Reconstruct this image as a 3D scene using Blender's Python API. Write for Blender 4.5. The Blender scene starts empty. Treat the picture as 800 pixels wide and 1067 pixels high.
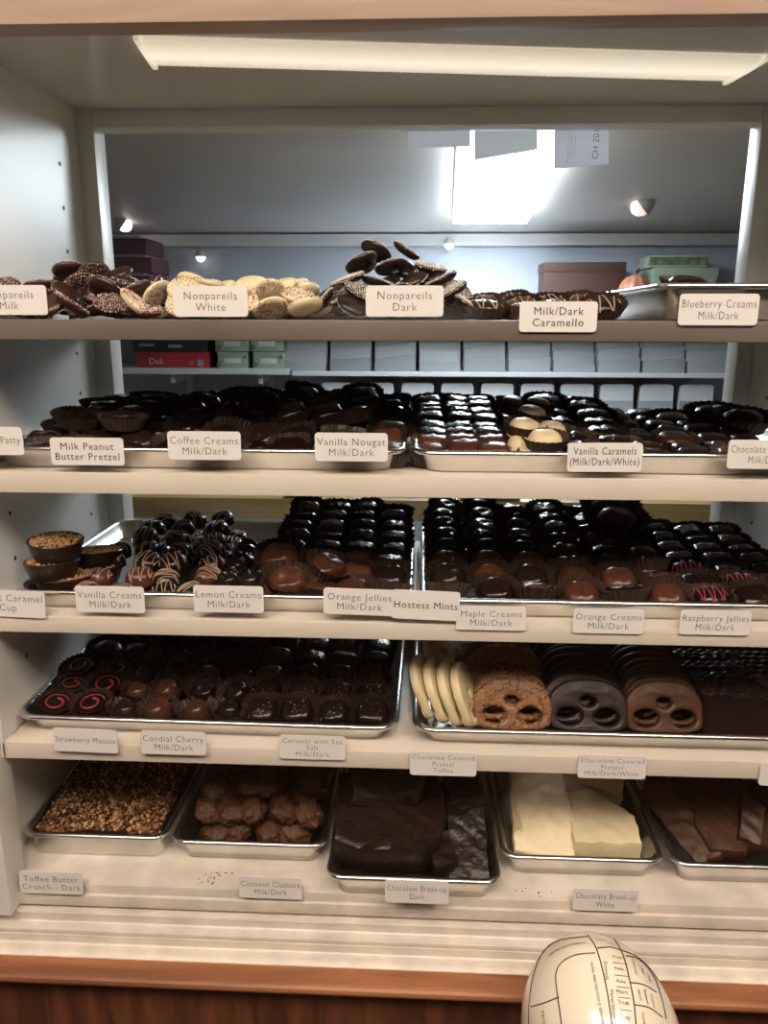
import bpy, bmesh, math, random
from mathutils import Vector, Matrix, noise
rnd = random.Random(7)
sc = bpy.context.scene
COL = sc.collection
PI = math.pi

# ------------------------------------------------------------------ camera
R = [(0.9989, 0.0461, 0.0025), (-0.0134, 0.2380, 0.9712), (-0.0442, 0.9702, -0.2384)]
FPX, CAM = 811.03, Vector((.4783, -.7945, 1.5))
right, up, fwd = [Vector(r).normalized() for r in R]
cd = bpy.data.cameras.new('camera'); cam = bpy.data.objects.new('camera', cd); COL.objects.link(cam)
cd.sensor_fit = 'VERTICAL'; cd.sensor_height = 24; cd.lens = 24 * FPX / 1067
cd.clip_start = .02
M = Matrix((right, up, -fwd)).transposed().to_4x4(); M.translation = CAM
cam.matrix_world = M
sc.camera = cam

def ray(px, py):
    return right * ((px - 400) / FPX) + up * (-(py - 533.5) / FPX) + fwd
def at_y(px, py, y):
    d = ray(px, py); return CAM + d * ((y - CAM.y) / d.y)
def at_z(px, py, z):
    d = ray(px, py); return CAM + d * ((z - CAM.z) / d.z)

# ------------------------------------------------------------------ materials
def mat(name, col, rough=.5, metal=0, bump=0, bscale=60, var=0, vscale=8, emit=None, estr=1, spec=.5, coat=0, objvar=0, detail=3):
    m = bpy.data.materials.new(name); m.use_nodes = True
    nt = m.node_tree; b = nt.nodes['Principled BSDF']
    b.inputs['Base Color'].default_value = (*col, 1)
    b.inputs['Roughness'].default_value = rough
    b.inputs['Metallic'].default_value = metal
    b.inputs['Specular IOR Level'].default_value = spec
    b.inputs['Coat Weight'].default_value = coat
    tc = nt.nodes.new('ShaderNodeTexCoord')
    last = None
    if var:
        n = nt.nodes.new('ShaderNodeTexNoise'); n.inputs['Scale'].default_value = vscale; n.inputs['Detail'].default_value = 5
        nt.links.new(tc.outputs['Object'], n.inputs['Vector'])
        r = nt.nodes.new('ShaderNodeValToRGB')
        r.color_ramp.elements[0].position = .3; r.color_ramp.elements[1].position = .7
        r.color_ramp.elements[0].color = (*[c * (1 - var) for c in col], 1)
        r.color_ramp.elements[1].color = (*[min(1, c * (1 + var * .6)) for c in col], 1)
        nt.links.new(n.outputs['Fac'], r.inputs['Fac']); last = r.outputs['Color']
    if objvar:
        oi = nt.nodes.new('ShaderNodeObjectInfo')
        hs = nt.nodes.new('ShaderNodeHueSaturation')
        mr = nt.nodes.new('ShaderNodeMapRange'); mr.inputs['To Min'].default_value = 1 - objvar; mr.inputs['To Max'].default_value = 1 + objvar
        nt.links.new(oi.outputs['Random'], mr.inputs['Value']); nt.links.new(mr.outputs['Result'], hs.inputs['Value'])
        if last: nt.links.new(last, hs.inputs['Color'])
        else: hs.inputs['Color'].default_value = (*col, 1)
        last = hs.outputs['Color']
    if last: nt.links.new(last, b.inputs['Base Color'])
    if bump:
        n = nt.nodes.new('ShaderNodeTexNoise'); n.inputs['Scale'].default_value = bscale; n.inputs['Detail'].default_value = detail
        nt.links.new(tc.outputs['Object'], n.inputs['Vector'])
        bp = nt.nodes.new('ShaderNodeBump'); bp.inputs['Strength'].default_value = bump; bp.inputs['Distance'].default_value = .002
        nt.links.new(n.outputs['Fac'], bp.inputs['Height']); nt.links.new(bp.outputs['Normal'], b.inputs['Normal'])
    if emit:
        b.inputs['Emission Color'].default_value = (*emit, 1); b.inputs['Emission Strength'].default_value = estr
    return m

def wood(name, c1, c2, axis='X', scale=9, rough=.45):
    m = mat(name, c1, rough); nt = m.node_tree; b = nt.nodes['Principled BSDF']
    tc = nt.nodes.new('ShaderNodeTexCoord'); mp = nt.nodes.new('ShaderNodeMapping')
    s = {'X': (.12, 1, 1), 'Y': (1, .12, 1), 'Z': (1, 1, .12)}[axis]
    mp.inputs['Scale'].default_value = [v * scale for v in s]
    nt.links.new(tc.outputs['Object'], mp.inputs['Vector'])
    n = nt.nodes.new('ShaderNodeTexNoise'); n.inputs['Scale'].default_value = 5; n.inputs['Detail'].default_value = 8; n.inputs['Distortion'].default_value = .6
    nt.links.new(mp.outputs['Vector'], n.inputs['Vector'])
    r = nt.nodes.new('ShaderNodeValToRGB'); r.color_ramp.elements[0].position = .36; r.color_ramp.elements[1].position = .66
    r.color_ramp.elements[0].color = (*c2, 1); r.color_ramp.elements[1].color = (*c1, 1)
    nt.links.new(n.outputs['Fac'], r.inputs['Fac']); nt.links.new(r.outputs['Color'], b.inputs['Base Color'])
    bp = nt.nodes.new('ShaderNodeBump'); bp.inputs['Strength'].default_value = .15; bp.inputs['Distance'].default_value = .001
    nt.links.new(n.outputs['Fac'], bp.inputs['Height']); nt.links.new(bp.outputs['Normal'], b.inputs['Normal'])
    return m

def thin_glass(name, tint=(1, 1, 1), rough=.0, f=1.0):
    m = bpy.data.materials.new(name); m.use_nodes = True; nt = m.node_tree; nt.nodes.clear()
    o = nt.nodes.new('ShaderNodeOutputMaterial'); t = nt.nodes.new('ShaderNodeBsdfTransparent'); g = nt.nodes.new('ShaderNodeBsdfGlossy')
    t.inputs['Color'].default_value = (*tint, 1); g.inputs['Roughness'].default_value = rough
    ge = nt.nodes.new('ShaderNodeNewGeometry'); dt = nt.nodes.new('ShaderNodeVectorMath'); dt.operation = 'DOT_PRODUCT'
    nt.links.new(ge.outputs['Normal'], dt.inputs[0]); nt.links.new(ge.outputs['Incoming'], dt.inputs[1])
    def mth(op, a, b=None, c=None):
        n = nt.nodes.new('ShaderNodeMath'); n.operation = op
        for i, v in enumerate((a, b, c)):
            if v is None: continue
            if isinstance(v, (int, float)): n.inputs[i].default_value = v
            else: nt.links.new(v, n.inputs[i])
        return n.outputs[0]
    g1 = mth('SUBTRACT', 1.0, mth('ABSOLUTE', dt.outputs['Value']))
    mm_out = mth('MULTIPLY', mth('MULTIPLY_ADD', mth('POWER', g1, 5.0), .92, .07), f)     # both faces of a thin sheet
    mx = nt.nodes.new('ShaderNodeMixShader')
    nt.links.new(mm_out, mx.inputs['Fac']); nt.links.new(t.outputs[0], mx.inputs[1]); nt.links.new(g.outputs[0], mx.inputs[2])
    nt.links.new(mx.outputs[0], o.inputs['Surface'])
    return m

def chips(name, cols, rough=.45):
    """colour by loose piece (nuts, sprinkles)"""
    m = mat(name, cols[0], rough); nt = m.node_tree; b = nt.nodes['Principled BSDF']
    g = nt.nodes.new('ShaderNodeNewGeometry'); r = nt.nodes.new('ShaderNodeValToRGB'); r.color_ramp.interpolation = 'CONSTANT'
    while len(r.color_ramp.elements) < len(cols): r.color_ramp.elements.new(.5)
    for i, c in enumerate(cols):
        r.color_ramp.elements[i].position = i / len(cols); r.color_ramp.elements[i].color = (*c, 1)
    nt.links.new(g.outputs['Random Per Island'], r.inputs['Fac']); nt.links.new(r.outputs['Color'], b.inputs['Base Color'])
    return m

m_paint = mat('cream_paint', (.82, .81, .77), .34, bump=.12, bscale=35, var=.05, vscale=6)
m_paint_worn = mat('worn_cream_paint', (.70, .63, .56), .45, bump=.3, bscale=50, var=.18, vscale=26)
m_paint_gloss = mat('gloss_ceiling_paint', (.66, .65, .60), .3, bump=.03, bscale=6, spec=.45)
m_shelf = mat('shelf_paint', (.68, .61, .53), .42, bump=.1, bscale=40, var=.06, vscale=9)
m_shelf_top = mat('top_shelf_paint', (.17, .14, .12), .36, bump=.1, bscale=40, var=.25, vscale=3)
m_hole = mat('pin_hole', (.02, .02, .02), .8)
m_alu = mat('aluminium', (.74, .73, .70), .27, 1, bump=.05, bscale=25, var=.10, vscale=30)
m_glass = thin_glass('pane_glass', (.97, .985, .98))
m_backglass = thin_glass('back_pane_glass', (.90, .92, .93), .12, .5)
m_clear = thin_glass('clear_plastic', (.92, .94, .95), .08, 1.6)
m_card = mat('card_stock', (.77, .74, .72), .55, bump=.03, bscale=90)
m_ink = mat('black_ink', (.025, .022, .022), .6)
m_ink_red = mat('red_ink', (.25, .03, .03), .6)
m_dark = mat('dark_chocolate', (.013, .0062, .0046), .24, bump=.8, bscale=110, objvar=.4, spec=.5)
m_darks = mat('dark_chocolate_smooth', (.022, .010, .007), .3, bump=.35, bscale=70, objvar=.3, var=.3, vscale=40)
m_milk = mat('milk_chocolate', (.070, .024, .012), .30, bump=.6, bscale=120, objvar=.25)
m_milks = mat('milk_chocolate_smooth', (.075, .032, .016), .40, bump=.7, bscale=90, spec=.35, detail=6, objvar=.15, var=.2, vscale=40)
m_white = mat('white_chocolate', (.66, .55, .34), .4, bump=.3, bscale=100, objvar=.06, var=.08, vscale=50)
m_whiteb = mat('white_chocolate_bar', (.78, .67, .44), .40, bump=.7, bscale=70, var=.12, vscale=25, detail=6)
m_cup = mat('brown_paper_cup', (.040, .022, .015), .5, objvar=.4, bump=.1, bscale=200)
m_driz_w = mat('white_drizzle', (.36, .24, .16), .4)
m_driz_r = mat('pink_drizzle', (.26, .030, .036), .4)
m_driz_m = mat('milk_drizzle', (.11, .045, .025), .35)
m_spr_w = chips('white_sprinkles', [(.75, .72, .66), (.62, .58, .52), (.8, .77, .72)])
m_spr_c = chips('coloured_sprinkles', [(.72, .66, .60), (.45, .16, .14), (.70, .62, .55), (.20, .10, .09), (.62, .40, .38), (.75, .70, .62)])
m_nut = chips('chopped_nuts', [(.36, .18, .07), (.14, .05, .02), (.50, .31, .15), (.07, .025, .012), (.24, .10, .04), (.55, .38, .20), (.035, .013, .008), (.17, .07, .03)], .4)
m_toffee = chips('toffee_crumbs', [(.30, .14, .055), (.16, .068, .025), (.42, .23, .10), (.24, .11, .045), (.09, .036, .014)], .45)
m_cupnut = chips('nut_topping', [(.42, .25, .10), (.32, .17, .06), (.50, .32, .15), (.22, .10, .04)], .5)
m_salt = mat('salt_flakes', (.62, .58, .54), .3)
m_cluster = mat('coconut_cluster', (.082, .033, .014), .28, bump=1.0, bscale=420, objvar=.25)
m_wood = wood('red_brown_wood', (.33, .135, .055), (.17, .06, .025), 'X', 7)
m_woodv = wood('dark_panel_wood', (.15, .052, .022), (.06, .02, .010), 'Z', 8)
m_header = wood('pale_header_wood', (.46, .34, .27), (.37, .26, .20), 'X', 9)
m_bench = wood('yellow_bench_wood', (.72, .50, .20), (.52, .33, .12), 'X', 6)
m_white_p = mat('white_paper_board', (.50, .51, .53), .6, objvar=.12)
m_grey_p = mat('grey_paper_board', (.36, .37, .40), .6, objvar=.15)
m_backwall = mat('back_room_wall', (.46, .50, .57), .6, var=.05, vscale=2)
m_backceil = mat('back_room_ceiling', (.58, .57, .56), .5, var=.06, vscale=2)
m_backshelf = mat('back_shelf_board', (.72, .73, .74), .5)
m_shopwall = mat('shop_wall', (.11, .085, .065), .8)
m_floor = wood('shop_floor', (.10, .055, .03), (.06, .033, .018), 'Y', 4)
m_red = mat('red_box', (.50, .035, .05), .45)
m_black = mat('black_box', (.025, .035, .04), .45)
m_green = mat('pale_green_box', (.36, .45, .34), .55)
m_green_d = mat('green_print', (.12, .22, .10), .55)
m_burg = mat('burgundy_board', (.10, .022, .040), .5)
m_brownb = mat('brown_card', (.075, .035, .028), .6)
m_cardboard = mat('cardboard', (.36, .23, .12), .8, var=.1, vscale=40)
m_ornament = mat('pale_orange_glaze', (.50, .20, .12), .4)
m_porcelain = mat('glazed_porcelain', (.77, .70, .58), .16, bump=.02, bscale=20, spec=.6, coat=.3)
m_lens = mat('lamp_lens', (.9, .85, .75), .4, emit=(1, .86, .68), estr=.85)
nt_ = m_lens.node_tree; tc_ = nt_.nodes.new('ShaderNodeTexCoord'); sx_ = nt_.nodes.new('ShaderNodeSeparateXYZ'); rp_ = nt_.nodes.new('ShaderNodeMapRange')
rp_.inputs['From Min'].default_value = 0; rp_.inputs['From Max'].default_value = .046; rp_.inputs['To Min'].default_value = 1.0; rp_.inputs['To Max'].default_value = .5
ab_ = nt_.nodes.new('ShaderNodeMath'); ab_.operation = 'ABSOLUTE'      # the tube lies along the middle of the lens
nt_.links.new(tc_.outputs['Object'], sx_.inputs[0]); nt_.links.new(sx_.outputs['Y'], ab_.inputs[0]); nt_.links.new(ab_.outputs[0], rp_.inputs['Value']); nt_.links.new(rp_.outputs[0], nt_.nodes['Principled BSDF'].inputs['Emission Strength'])
m_tube = mat('lamp_tube', (1, 1, 1), .4, emit=(1, .9, .72), estr=9)
m_shoplamp = mat('shop_lamp_lens', (.9, .9, .9), .4, emit=(1, .82, .67), estr=21.5)
m_panel = mat('back_lamp_lens', (.9, .9, .9), .4, emit=(.86, .94, 1), estr=34)
m_bulb = mat('spot_bulb', (.9, .9, .9), .4, emit=(1, .9, .78), estr=4)
m_bulbpink = mat('warm_spot_bulb', (.9, .8, .8), .4, emit=(1, .72, .62), estr=1.1)
m_steel = mat('painted_steel', (.55, .54, .5), .45)
m_green_strip = mat('green_strip', (.08, .40, .12), .5)

# ------------------------------------------------------------------ mesh helpers
class MB:
    def __init__(s): s.v = []; s.f = []; s.m = []
    def add(s, vs, fs, mi=0, T=None):
        b = len(s.v)
        s.v += [(T @ Vector(v))[:] if T else tuple(v) for v in vs]
        s.f += [tuple(b + i for i in f) for f in fs]; s.m += [mi] * len(fs)
        return s
    def box(s, x0, x1, y0, y1, z0, z1, mi=0, T=None):
        return s.add([(x0, y0, z0), (x1, y0, z0), (x1, y1, z0), (x0, y1, z0), (x0, y0, z1), (x1, y0, z1), (x1, y1, z1), (x0, y1, z1)],
                     [(0, 3, 2, 1), (4, 5, 6, 7), (0, 1, 5, 4), (1, 2, 6, 5), (2, 3, 7, 6), (3, 0, 4, 7)], mi, T)
    def loft(s, rings, mi=0, cap0=True, cap1=True, T=None, closed=True):
        n = len(rings[0]); vs = [p for r in rings for p in r]; fs = []
        for k in range(len(rings) - 1):
            for i in range(n if closed else n - 1):
                j = (i + 1) % n
                fs.append((k * n + i, k * n + j, (k + 1) * n + j, (k + 1) * n + i))
        if cap0: fs.append(tuple(range(n))[::-1])
        if cap1: fs.append(tuple((len(rings) - 1) * n + i for i in range(n)))
        return s.add(vs, fs, mi, T)
    def tube(s, pts, r, n=5, mi=0):
        rings = []
        pts = [Vector(p) for p in pts]
        for i, p in enumerate(pts):
            d = (pts[min(i + 1, len(pts) - 1)] - pts[max(i - 1, 0)]).normalized()
            a = d.orthogonal().normalized() if abs(d.z) > .95 else d.cross(Vector((0, 0, 1))).normalized()
            b = d.cross(a)
            rr = r[i] if isinstance(r, list) else r
            rings.append([p + (a * math.cos(2 * PI * k / n) + b * math.sin(2 * PI * k / n)) * rr for k in range(n)])
        return s.loft(rings, mi)
    def mesh(s, name, mats, smooth=True, bevel=0, sharp=None, seg=2):
        me = bpy.data.meshes.new(name); me.from_pydata(s.v, [], s.f)
        for m in (mats if isinstance(mats, (list, tuple)) else [mats]): me.materials.append(m)
        for p, mi in zip(me.polygons, s.m): p.material_index = mi
        bm = bmesh.new(); bm.from_mesh(me)
        if bevel:
            bmesh.ops.bevel(bm, geom=[e for e in bm.edges if len(e.link_faces) == 2 and e.calc_face_angle(0) > .5], offset=bevel, segments=seg, affect='EDGES', profile=.6, clamp_overlap=True)
        bmesh.ops.recalc_face_normals(bm, faces=bm.faces)
        for f in bm.faces: f.smooth = smooth
        if smooth:
            for e in bm.edges:
                if len(e.link_faces) == 2 and e.calc_face_angle(0) > (sharp or .9): e.smooth = False
        bm.to_mesh(me); bm.free()
        return me

def obj(name, me, parent=None, loc=(0, 0, 0), rot=(0, 0, 0)):
    o = bpy.data.objects.new(name, me); COL.objects.link(o); o.location = loc; o.rotation_euler = rot
    if parent: o.parent = parent
    return o
def empty(name, loc=(0, 0, 0), rot=(0, 0, 0)):
    return obj(name, None, None, loc, rot)
def tag(o, label, cat, group=None, kind=None):
    o['label'] = label; o['category'] = cat
    if group: o['group'] = group
    if kind: o['kind'] = kind
    return o
def struct(name, me, parent=None):
    o = obj(name, me, parent)
    if not parent: o['kind'] = 'structure'
    return o
def box(name, x0, x1, y0, y1, z0, z1, m, bevel=.0, parent=None, smooth=False):
    return obj(name, MB().box(x0, x1, y0, y1, z0, z1).mesh(name, m, smooth, bevel), parent)
def copy_thing(src, loc, rot, scale=1):
    c = src.copy(); COL.objects.link(c); c.location = loc; c.rotation_euler = rot; c.scale = (scale,) * 3
    for ch in src.children:
        d = ch.copy(); COL.objects.link(d); d.parent = c
        for g in ch.children:
            e = g.copy(); COL.objects.link(e); e.parent = d
    return c

def rrect(hw, hd, r, z, n=5, cx=0, cy=0):
    pts = []
    for q, (sx, sy) in enumerate(((1, -1), (1, 1), (-1, 1), (-1, -1))):
        for k in range(n + 1):
            a = -PI / 2 + q * PI / 2 + k / n * PI / 2
            pts.append((cx + sx * (hw - r) + r * math.cos(a), cy + sy * (hd - r) + r * math.sin(a), z))
    return pts

def text_mesh(name, lines, size, m, gap=1.15, offset=0, spacing=1.05, align='CENTER'):
    cu = bpy.data.curves.new(name, 'FONT'); cu.body = '\n'.join(lines); cu.size = size; cu.align_x = align; cu.align_y = 'CENTER'
    cu.space_line = gap; cu.space_character = spacing; cu.offset = offset; cu.resolution_u = 2
    o = bpy.data.objects.new(name, cu); COL.objects.link(o)
    dg = bpy.context.evaluated_depsgraph_get(); dg.update()
    me = bpy.data.meshes.new_from_object(o.evaluated_get(dg)); me.name = name
    bpy.data.objects.remove(o); bpy.data.curves.remove(cu)
    me.materials.clear(); me.materials.append(m)
    return me

# ------------------------------------------------------------------ the setting: display case, shop, back room
XR, YB, ZC = .948, .364, 1.78          # inner right wall, back of the case, case ceiling
def wall_with_holes(name, x0, x1, sgn, holes):
    mb = MB().box(x0, x1, .0, YB + .03, 1.003, ZC + .02)
    mb.box(x0 - sgn * .03, x1 - sgn * .03, .0, YB + .03, .80, 1.003)
    xf = x1 if sgn > 0 else x0
    for y, z in holes:
        mb.add([(xf + sgn * .0004, y + .003 * math.cos(a), z + .003 * math.sin(a)) for a in [k * PI / 4 for k in range(8)]], [tuple(range(8))], 1)
    return struct(name, mb.mesh(name, [m_paint, m_hole], False))
holes = [(y, z) for y in (.07, .29) for z in (1.70, 1.645, 1.59, 1.455, 1.40, 1.28, 1.225, 1.10)]
wall_with_holes('wall_left', -.02, 0, 1, holes)
wall_with_holes('wall_right', XR, XR + .02, -1, holes)
struct('ceiling', MB().box(-.02, XR + .02, .0, YB + .03, ZC, ZC + .02).mesh('ceiling', m_paint_gloss, False))
# bottom deck with a lip
deck = MB().box(-.03, XR + .03, 0, YB + .03, .812, .833).mesh('deck', m_paint_worn, True, .002)
struct('floor_deck', deck)
struct('trim_1', MB().box(-.03, XR + .03, -.004, .014, .8050, .8205).mesh('lip', m_paint_worn, True, .0015))
# painted base moulding, extruded profile
prof = [(.03, .8005), (-.009, .8005), (-.010, .7990), (-.010, .789), (-.0115, .7875), (-.0225, .7875), (-.0232, .7865), (-.0232, .7825), (-.0222, .782), (-.0222, .7805), (-.0232, .78),
        (-.0232, .770), (-.025, .7686), (-.0405, .7680), (-.0415, .767), (-.0415, .760), (.03, .760)]
def extrude_profile(name, prof, x0, x1, m, n=1):
    mb = MB(); xs = [x0 + (x1 - x0) * k / n for k in range(n + 1)]
    mb.loft([[(x, y, z) for y, z in prof] for x in xs])
    return struct(name, mb.mesh(name, m, False))
extrude_profile('trim_2', prof, -1.2, 2.2, m_paint_worn)
nose = [(.03, .7655), (-.064, .7655)] + [(-.0645 - .0065 * math.cos(a), .759 + .0065 * math.sin(a)) for a in [PI / 2 - k * PI / 6 for k in range(7)]] + [(-.062, .7525), (.03, .7525)]
extrude_profile('trim_3', nose, -1.2, 2.2, m_wood)
struct('wall_front', MB().box(-1.2, 2.2, -.046, -.02, 0, .7525).mesh('wall_front', m_woodv, False))
# face frame posts, header and soffit around the opening
for nm, x0, x1 in (('trim_4', -.09, -.004), ('trim_5', XR + .004, XR + .09)):
    struct(nm, MB().box(x0, x1, -.022, .018, .8025, 1.765).mesh(nm, m_paint, True, .003))
struct('trim_6', MB().box(-.09, XR + .09, -.034, -.002, 1.7555, 2.0).mesh('trim_6', m_header, True, .002))
struct('trim_7', MB().box(-1.2, 2.2, -.06, -.034, 1.93, 2.0).mesh('soffit', m_shopwall, False))
struct('wall_shop', MB().box(-1.2, -.09, -.03, .02, .802, 2.75).box(XR + .09, 2.2, -.03, .02, .802, 2.75).box(-.09, XR + .09, -.0, .02, 1.80, 2.75).mesh('wall_shop', m_shopwall, False))
# back of the case: window frame, two panes, panel below
w1 = empty('window_1'); w1['kind'] = 'structure'
GL, GR, GT, GB = .0244, .9266, 1.7573, 1.135
fy0, fy1 = YB - .012, YB + .028
box('window_frame', 0, GL, fy0, fy1, GB - .02, ZC, m_paint, .0015, w1, True)
box('window_frame', GR, XR, fy0, fy1, GB - .02, ZC, m_paint, .0015, w1, True)
box('window_frame', GL, GR, fy0 + .001, fy1, GT, ZC, m_paint, .0015, w1, True)
box('window_sill', GL, GR, fy0 + .001, fy1, GB - .02, GB, m_paint, .0015, w1, True)
obj('pane', MB().add([(GL, YB + .022, GB), (GR, YB + .022, GB), (GR, YB + .022, GT), (GL, YB + .022, GT)], [(0, 1, 2, 3)]).mesh('pane', m_backglass, False), w1)
struct('wall_back_panel', MB().box(-.02, XR + .02, YB, YB + .03, .80, GB - .02).mesh('back_panel', m_paint, False))
# front glass, standing on the moulding
w2 = struct('window_2', MB().add([(-.09, -.036, .7685), (XR + .09, -.036, .7685), (XR + .09, -.036, 1.80), (-.09, -.036, 1.80)], [(0, 1, 2, 3)]).mesh('front_pane', m_glass, False))
# shop around the camera
struct('floor', MB().box(-2.6, 3.6, -4.2, 3.0, -.05, 0).mesh('floor', m_floor, False))
struct('ceiling_shop', MB().box(-2.6, 3.6, -4.2, .02, 2.75, 2.8).mesh('ceiling_shop', mat('shop_ceiling', (.6, .56, .5), .8), False))
struct('wall_shop_far', MB().box(-2.6, 3.6, -4.25, -4.2, 0, 2.8).mesh('wsf', m_shopwall, False))
struct('wall_shop_left', MB().box(-2.65, -2.6, -4.2, .02, 0, 2.8).mesh('wsl', m_shopwall, False))
struct('wall_shop_right', MB().box(3.6, 3.65, -4.2, .02, 0, 2.8).mesh('wsr', m_shopwall, False))
struct('wall_front_left', MB().box(-2.6, -1.2, -.02, .02, 0, 2.8).mesh('wfl', m_shopwall, False))
struct('wall_front_right', MB().box(2.2, 3.6, -.02, .02, 0, 2.8).mesh('wfr', m_shopwall, False))
# back room
struct('wall_back', MB().box(-2.2, 3.2, 2.3, 2.35, 0, 2.4).mesh('wall_back', m_backwall, False))
struct('wall_back_left', MB().box(-1.75, -1.7, .40, 2.3, 0, 2.4).mesh('wbl', m_backwall, False))
struct('wall_back_right', MB().box(2.75, 2.8, .40, 2.3, 0, 2.4).mesh('wbr', m_backwall, False))
def ceil_z(y): return 2.1 - .15 * (y - .42)
struct('ceiling_back', MB().add([(-2.2, .40, ceil_z(.40)), (3.2, .40, ceil_z(.40)), (3.2, 2.3, ceil_z(2.3)), (-2.2, 2.3, ceil_z(2.3)), (-2.2, .40, 2.4), (3.2, .40, 2.4), (3.2, 2.3, 2.4), (-2.2, 2.3, 2.4)],
    [(0, 3, 2, 1), (4, 5, 6, 7), (0, 1, 5, 4), (1, 2, 6, 5), (2, 3, 7, 6), (3, 0, 4, 7)]).mesh('ceiling_back', m_backceil, False))
struct('trim_8', MB().box(-1.7, 2.75, 2.27, 2.3, 1.775, 1.815).mesh('back_cornice', m_backshelf, False))

# ------------------------------------------------------------------ lamps
lamp = empty('fluorescent_ceiling_light', (.512, .158, ZC), (0, 0, math.radians(7.2)))
tag(lamp, 'long fluorescent light with ribbed lens under the case ceiling', 'light')
mb = MB(); n = 90; hw, hd = .333, .046
for k in range(n):
    pass
rings = []
for k in range(2 * n + 1):
    x = -hw + 2 * hw * k / (2 * n); zz = -.0006 * (k % 2)
    rings.append([(x, -hd, -.001), (x, -hd * .8, -.004 + zz), (x, 0, -.0065 + zz), (x, hd * .8, -.004 + zz), (x, hd, -.001), (x, 0, -.0005)])
mb.loft(rings)
obj('lens', mb.mesh('lens', m_lens, True), lamp)
for sx in (-1, 1): obj('end_cap', MB().box(sx * hw - .003, sx * hw + .003, -hd - .002, hd + .002, -.006, 0).mesh('end_cap', m_lens, True, .001), lamp)
# shop ceiling lamps
for i, (x, y, tilt, lab) in enumerate(((-.35, -1.15, 22, 'square shop ceiling lamp above the toffee side of the case'), (1.25, -1.15, 22, 'square shop ceiling lamp above the phrenology head'), (.45, -1.38, 22, 'square shop ceiling lamp farther from the case'))):
    t = empty('shop_ceiling_lamp', (x, y, 2.62), (math.radians(tilt), 0, 0)); tag(t, lab, 'light', 'shop ceiling lamps')
    obj('housing', MB().box(-.32, .32, -.32, .32, -.05, 0).mesh('housing', m_steel, True, .004), t)
    obj('bracket', MB().box(-.05, .05, -.05, .05, 0, .12).mesh('bracket', m_steel, True, .004), t)
    obj('diffuser', MB().box(-.30, .30, -.30, .30, -.054, -.0505).mesh('diffuser', m_shoplamp, False), t)
# bright panel on the sloping ceiling of the back room
def on_ceil(px, py, off=0):
    d = ray(px, py); t = (2.1 - off - .15 * (CAM.y - .42) - CAM.z) / (d.z + .15 * d.y); return CAM + d * t
q = [on_ceil(*p, .03) for p in ((472, 233), (548, 233), (586, 172), (590, 120), (478, 120))]
pl = empty('back_room_light', tuple(sum(q, Vector()) / 5)); tag(pl, 'glaring white light panel on the ceiling behind the case', 'light')
c0 = Vector(pl.location)
def slant(v): return Vector((v.x, v.y, -.15 * v.y))
qq = [slant(p - c0) for p in q]
obj('light_diffuser', MB().loft([[tuple(p) for p in qq], [tuple(p + Vector((0, 0, .012))) for p in qq]]).mesh('light_diffuser', m_panel, False), pl)
obj('light_housing', MB().loft([[tuple(p * 1.01 + Vector((0, 0, .0125))) for p in qq], [tuple(p * 1.01 + Vector((0, 0, .026))) for p in qq]]).mesh('light_housing', m_steel, False), pl)
# small bulbs
def spot(px, py, y, r, m, lab, oncei=False):
    p = on_ceil(px, py, .012) if oncei else at_y(px, py, y)
    t = empty('spot_lamp', tuple(p), (0, 0, 0)); tag(t, lab, 'light', 'spot lamps of the back room')
    mb = MB(); mb.loft([[(r * c * math.cos(a), r * c * math.sin(a), z * r) for a in [k * PI / 8 for k in range(16)]] for c, z in ((.1, -1), (.6, -.8), (.95, -.3), (1, .1), (.7, .4))])
    obj('bulb', mb.mesh('bulb', m, True), t)
    mb = MB(); mb.loft([[(r * c * math.cos(a), r * c * math.sin(a), z * r) for a in [k * PI / 8 for k in range(16)]] for c, z in ((1.15, .1), (1.2, .2), (.9, .9), (.5, 1.4))])
    obj('socket', mb.mesh('socket', m_steel, True), t)
    return t
spot(209, 268, 2.25, .018, m_bulb, 'small round lit bulb above the white nonpareils')
spot(468, 255, 2.25, .018, m_bulb, 'small round lit bulb beside the top of the dark nonpareil heap')
spot(667, 215, 0, .032, m_bulbpink, 'pinkish tilted spot lamp above the green cartons', True).rotation_euler = (.3, .9, 0)
spot(130, 234, 0, .026, m_bulb, 'yellowish spot lamp above the burgundy boxes', True).rotation_euler = (.3, -.9, 0)

w = bpy.data.worlds.new('world'); sc.world = w; w.use_nodes = True
w.node_tree.nodes['Background'].inputs['Color'].default_value = (1, .85, .7, 1); w.node_tree.nodes['Background'].inputs['Strength'].default_value = .05
vs = sc.view_settings; vs.view_transform = 'Standard'; vs.look = 'None'; vs.gamma = 1; vs.exposure = 0; vs.use_curve_mapping = False

# ------------------------------------------------------------------ shelves
ST = {1: 1.501, 2: 1.343, 3: 1.180, 4: 1.0235}
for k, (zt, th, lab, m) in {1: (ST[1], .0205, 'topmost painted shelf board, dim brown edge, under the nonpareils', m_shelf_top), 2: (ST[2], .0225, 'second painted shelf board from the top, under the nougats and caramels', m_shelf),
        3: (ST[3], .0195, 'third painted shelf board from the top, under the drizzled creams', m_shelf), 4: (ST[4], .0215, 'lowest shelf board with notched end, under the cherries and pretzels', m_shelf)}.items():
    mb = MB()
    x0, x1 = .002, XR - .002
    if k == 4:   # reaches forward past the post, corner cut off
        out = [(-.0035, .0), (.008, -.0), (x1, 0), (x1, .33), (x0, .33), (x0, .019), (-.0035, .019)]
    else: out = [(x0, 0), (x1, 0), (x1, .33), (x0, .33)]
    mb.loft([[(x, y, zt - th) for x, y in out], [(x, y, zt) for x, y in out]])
    s = obj('shelf_board', mb.mesh('shelf_board', m, True, .0018)); tag(s, lab, 'shelf', 'shelf boards of the display case')

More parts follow.
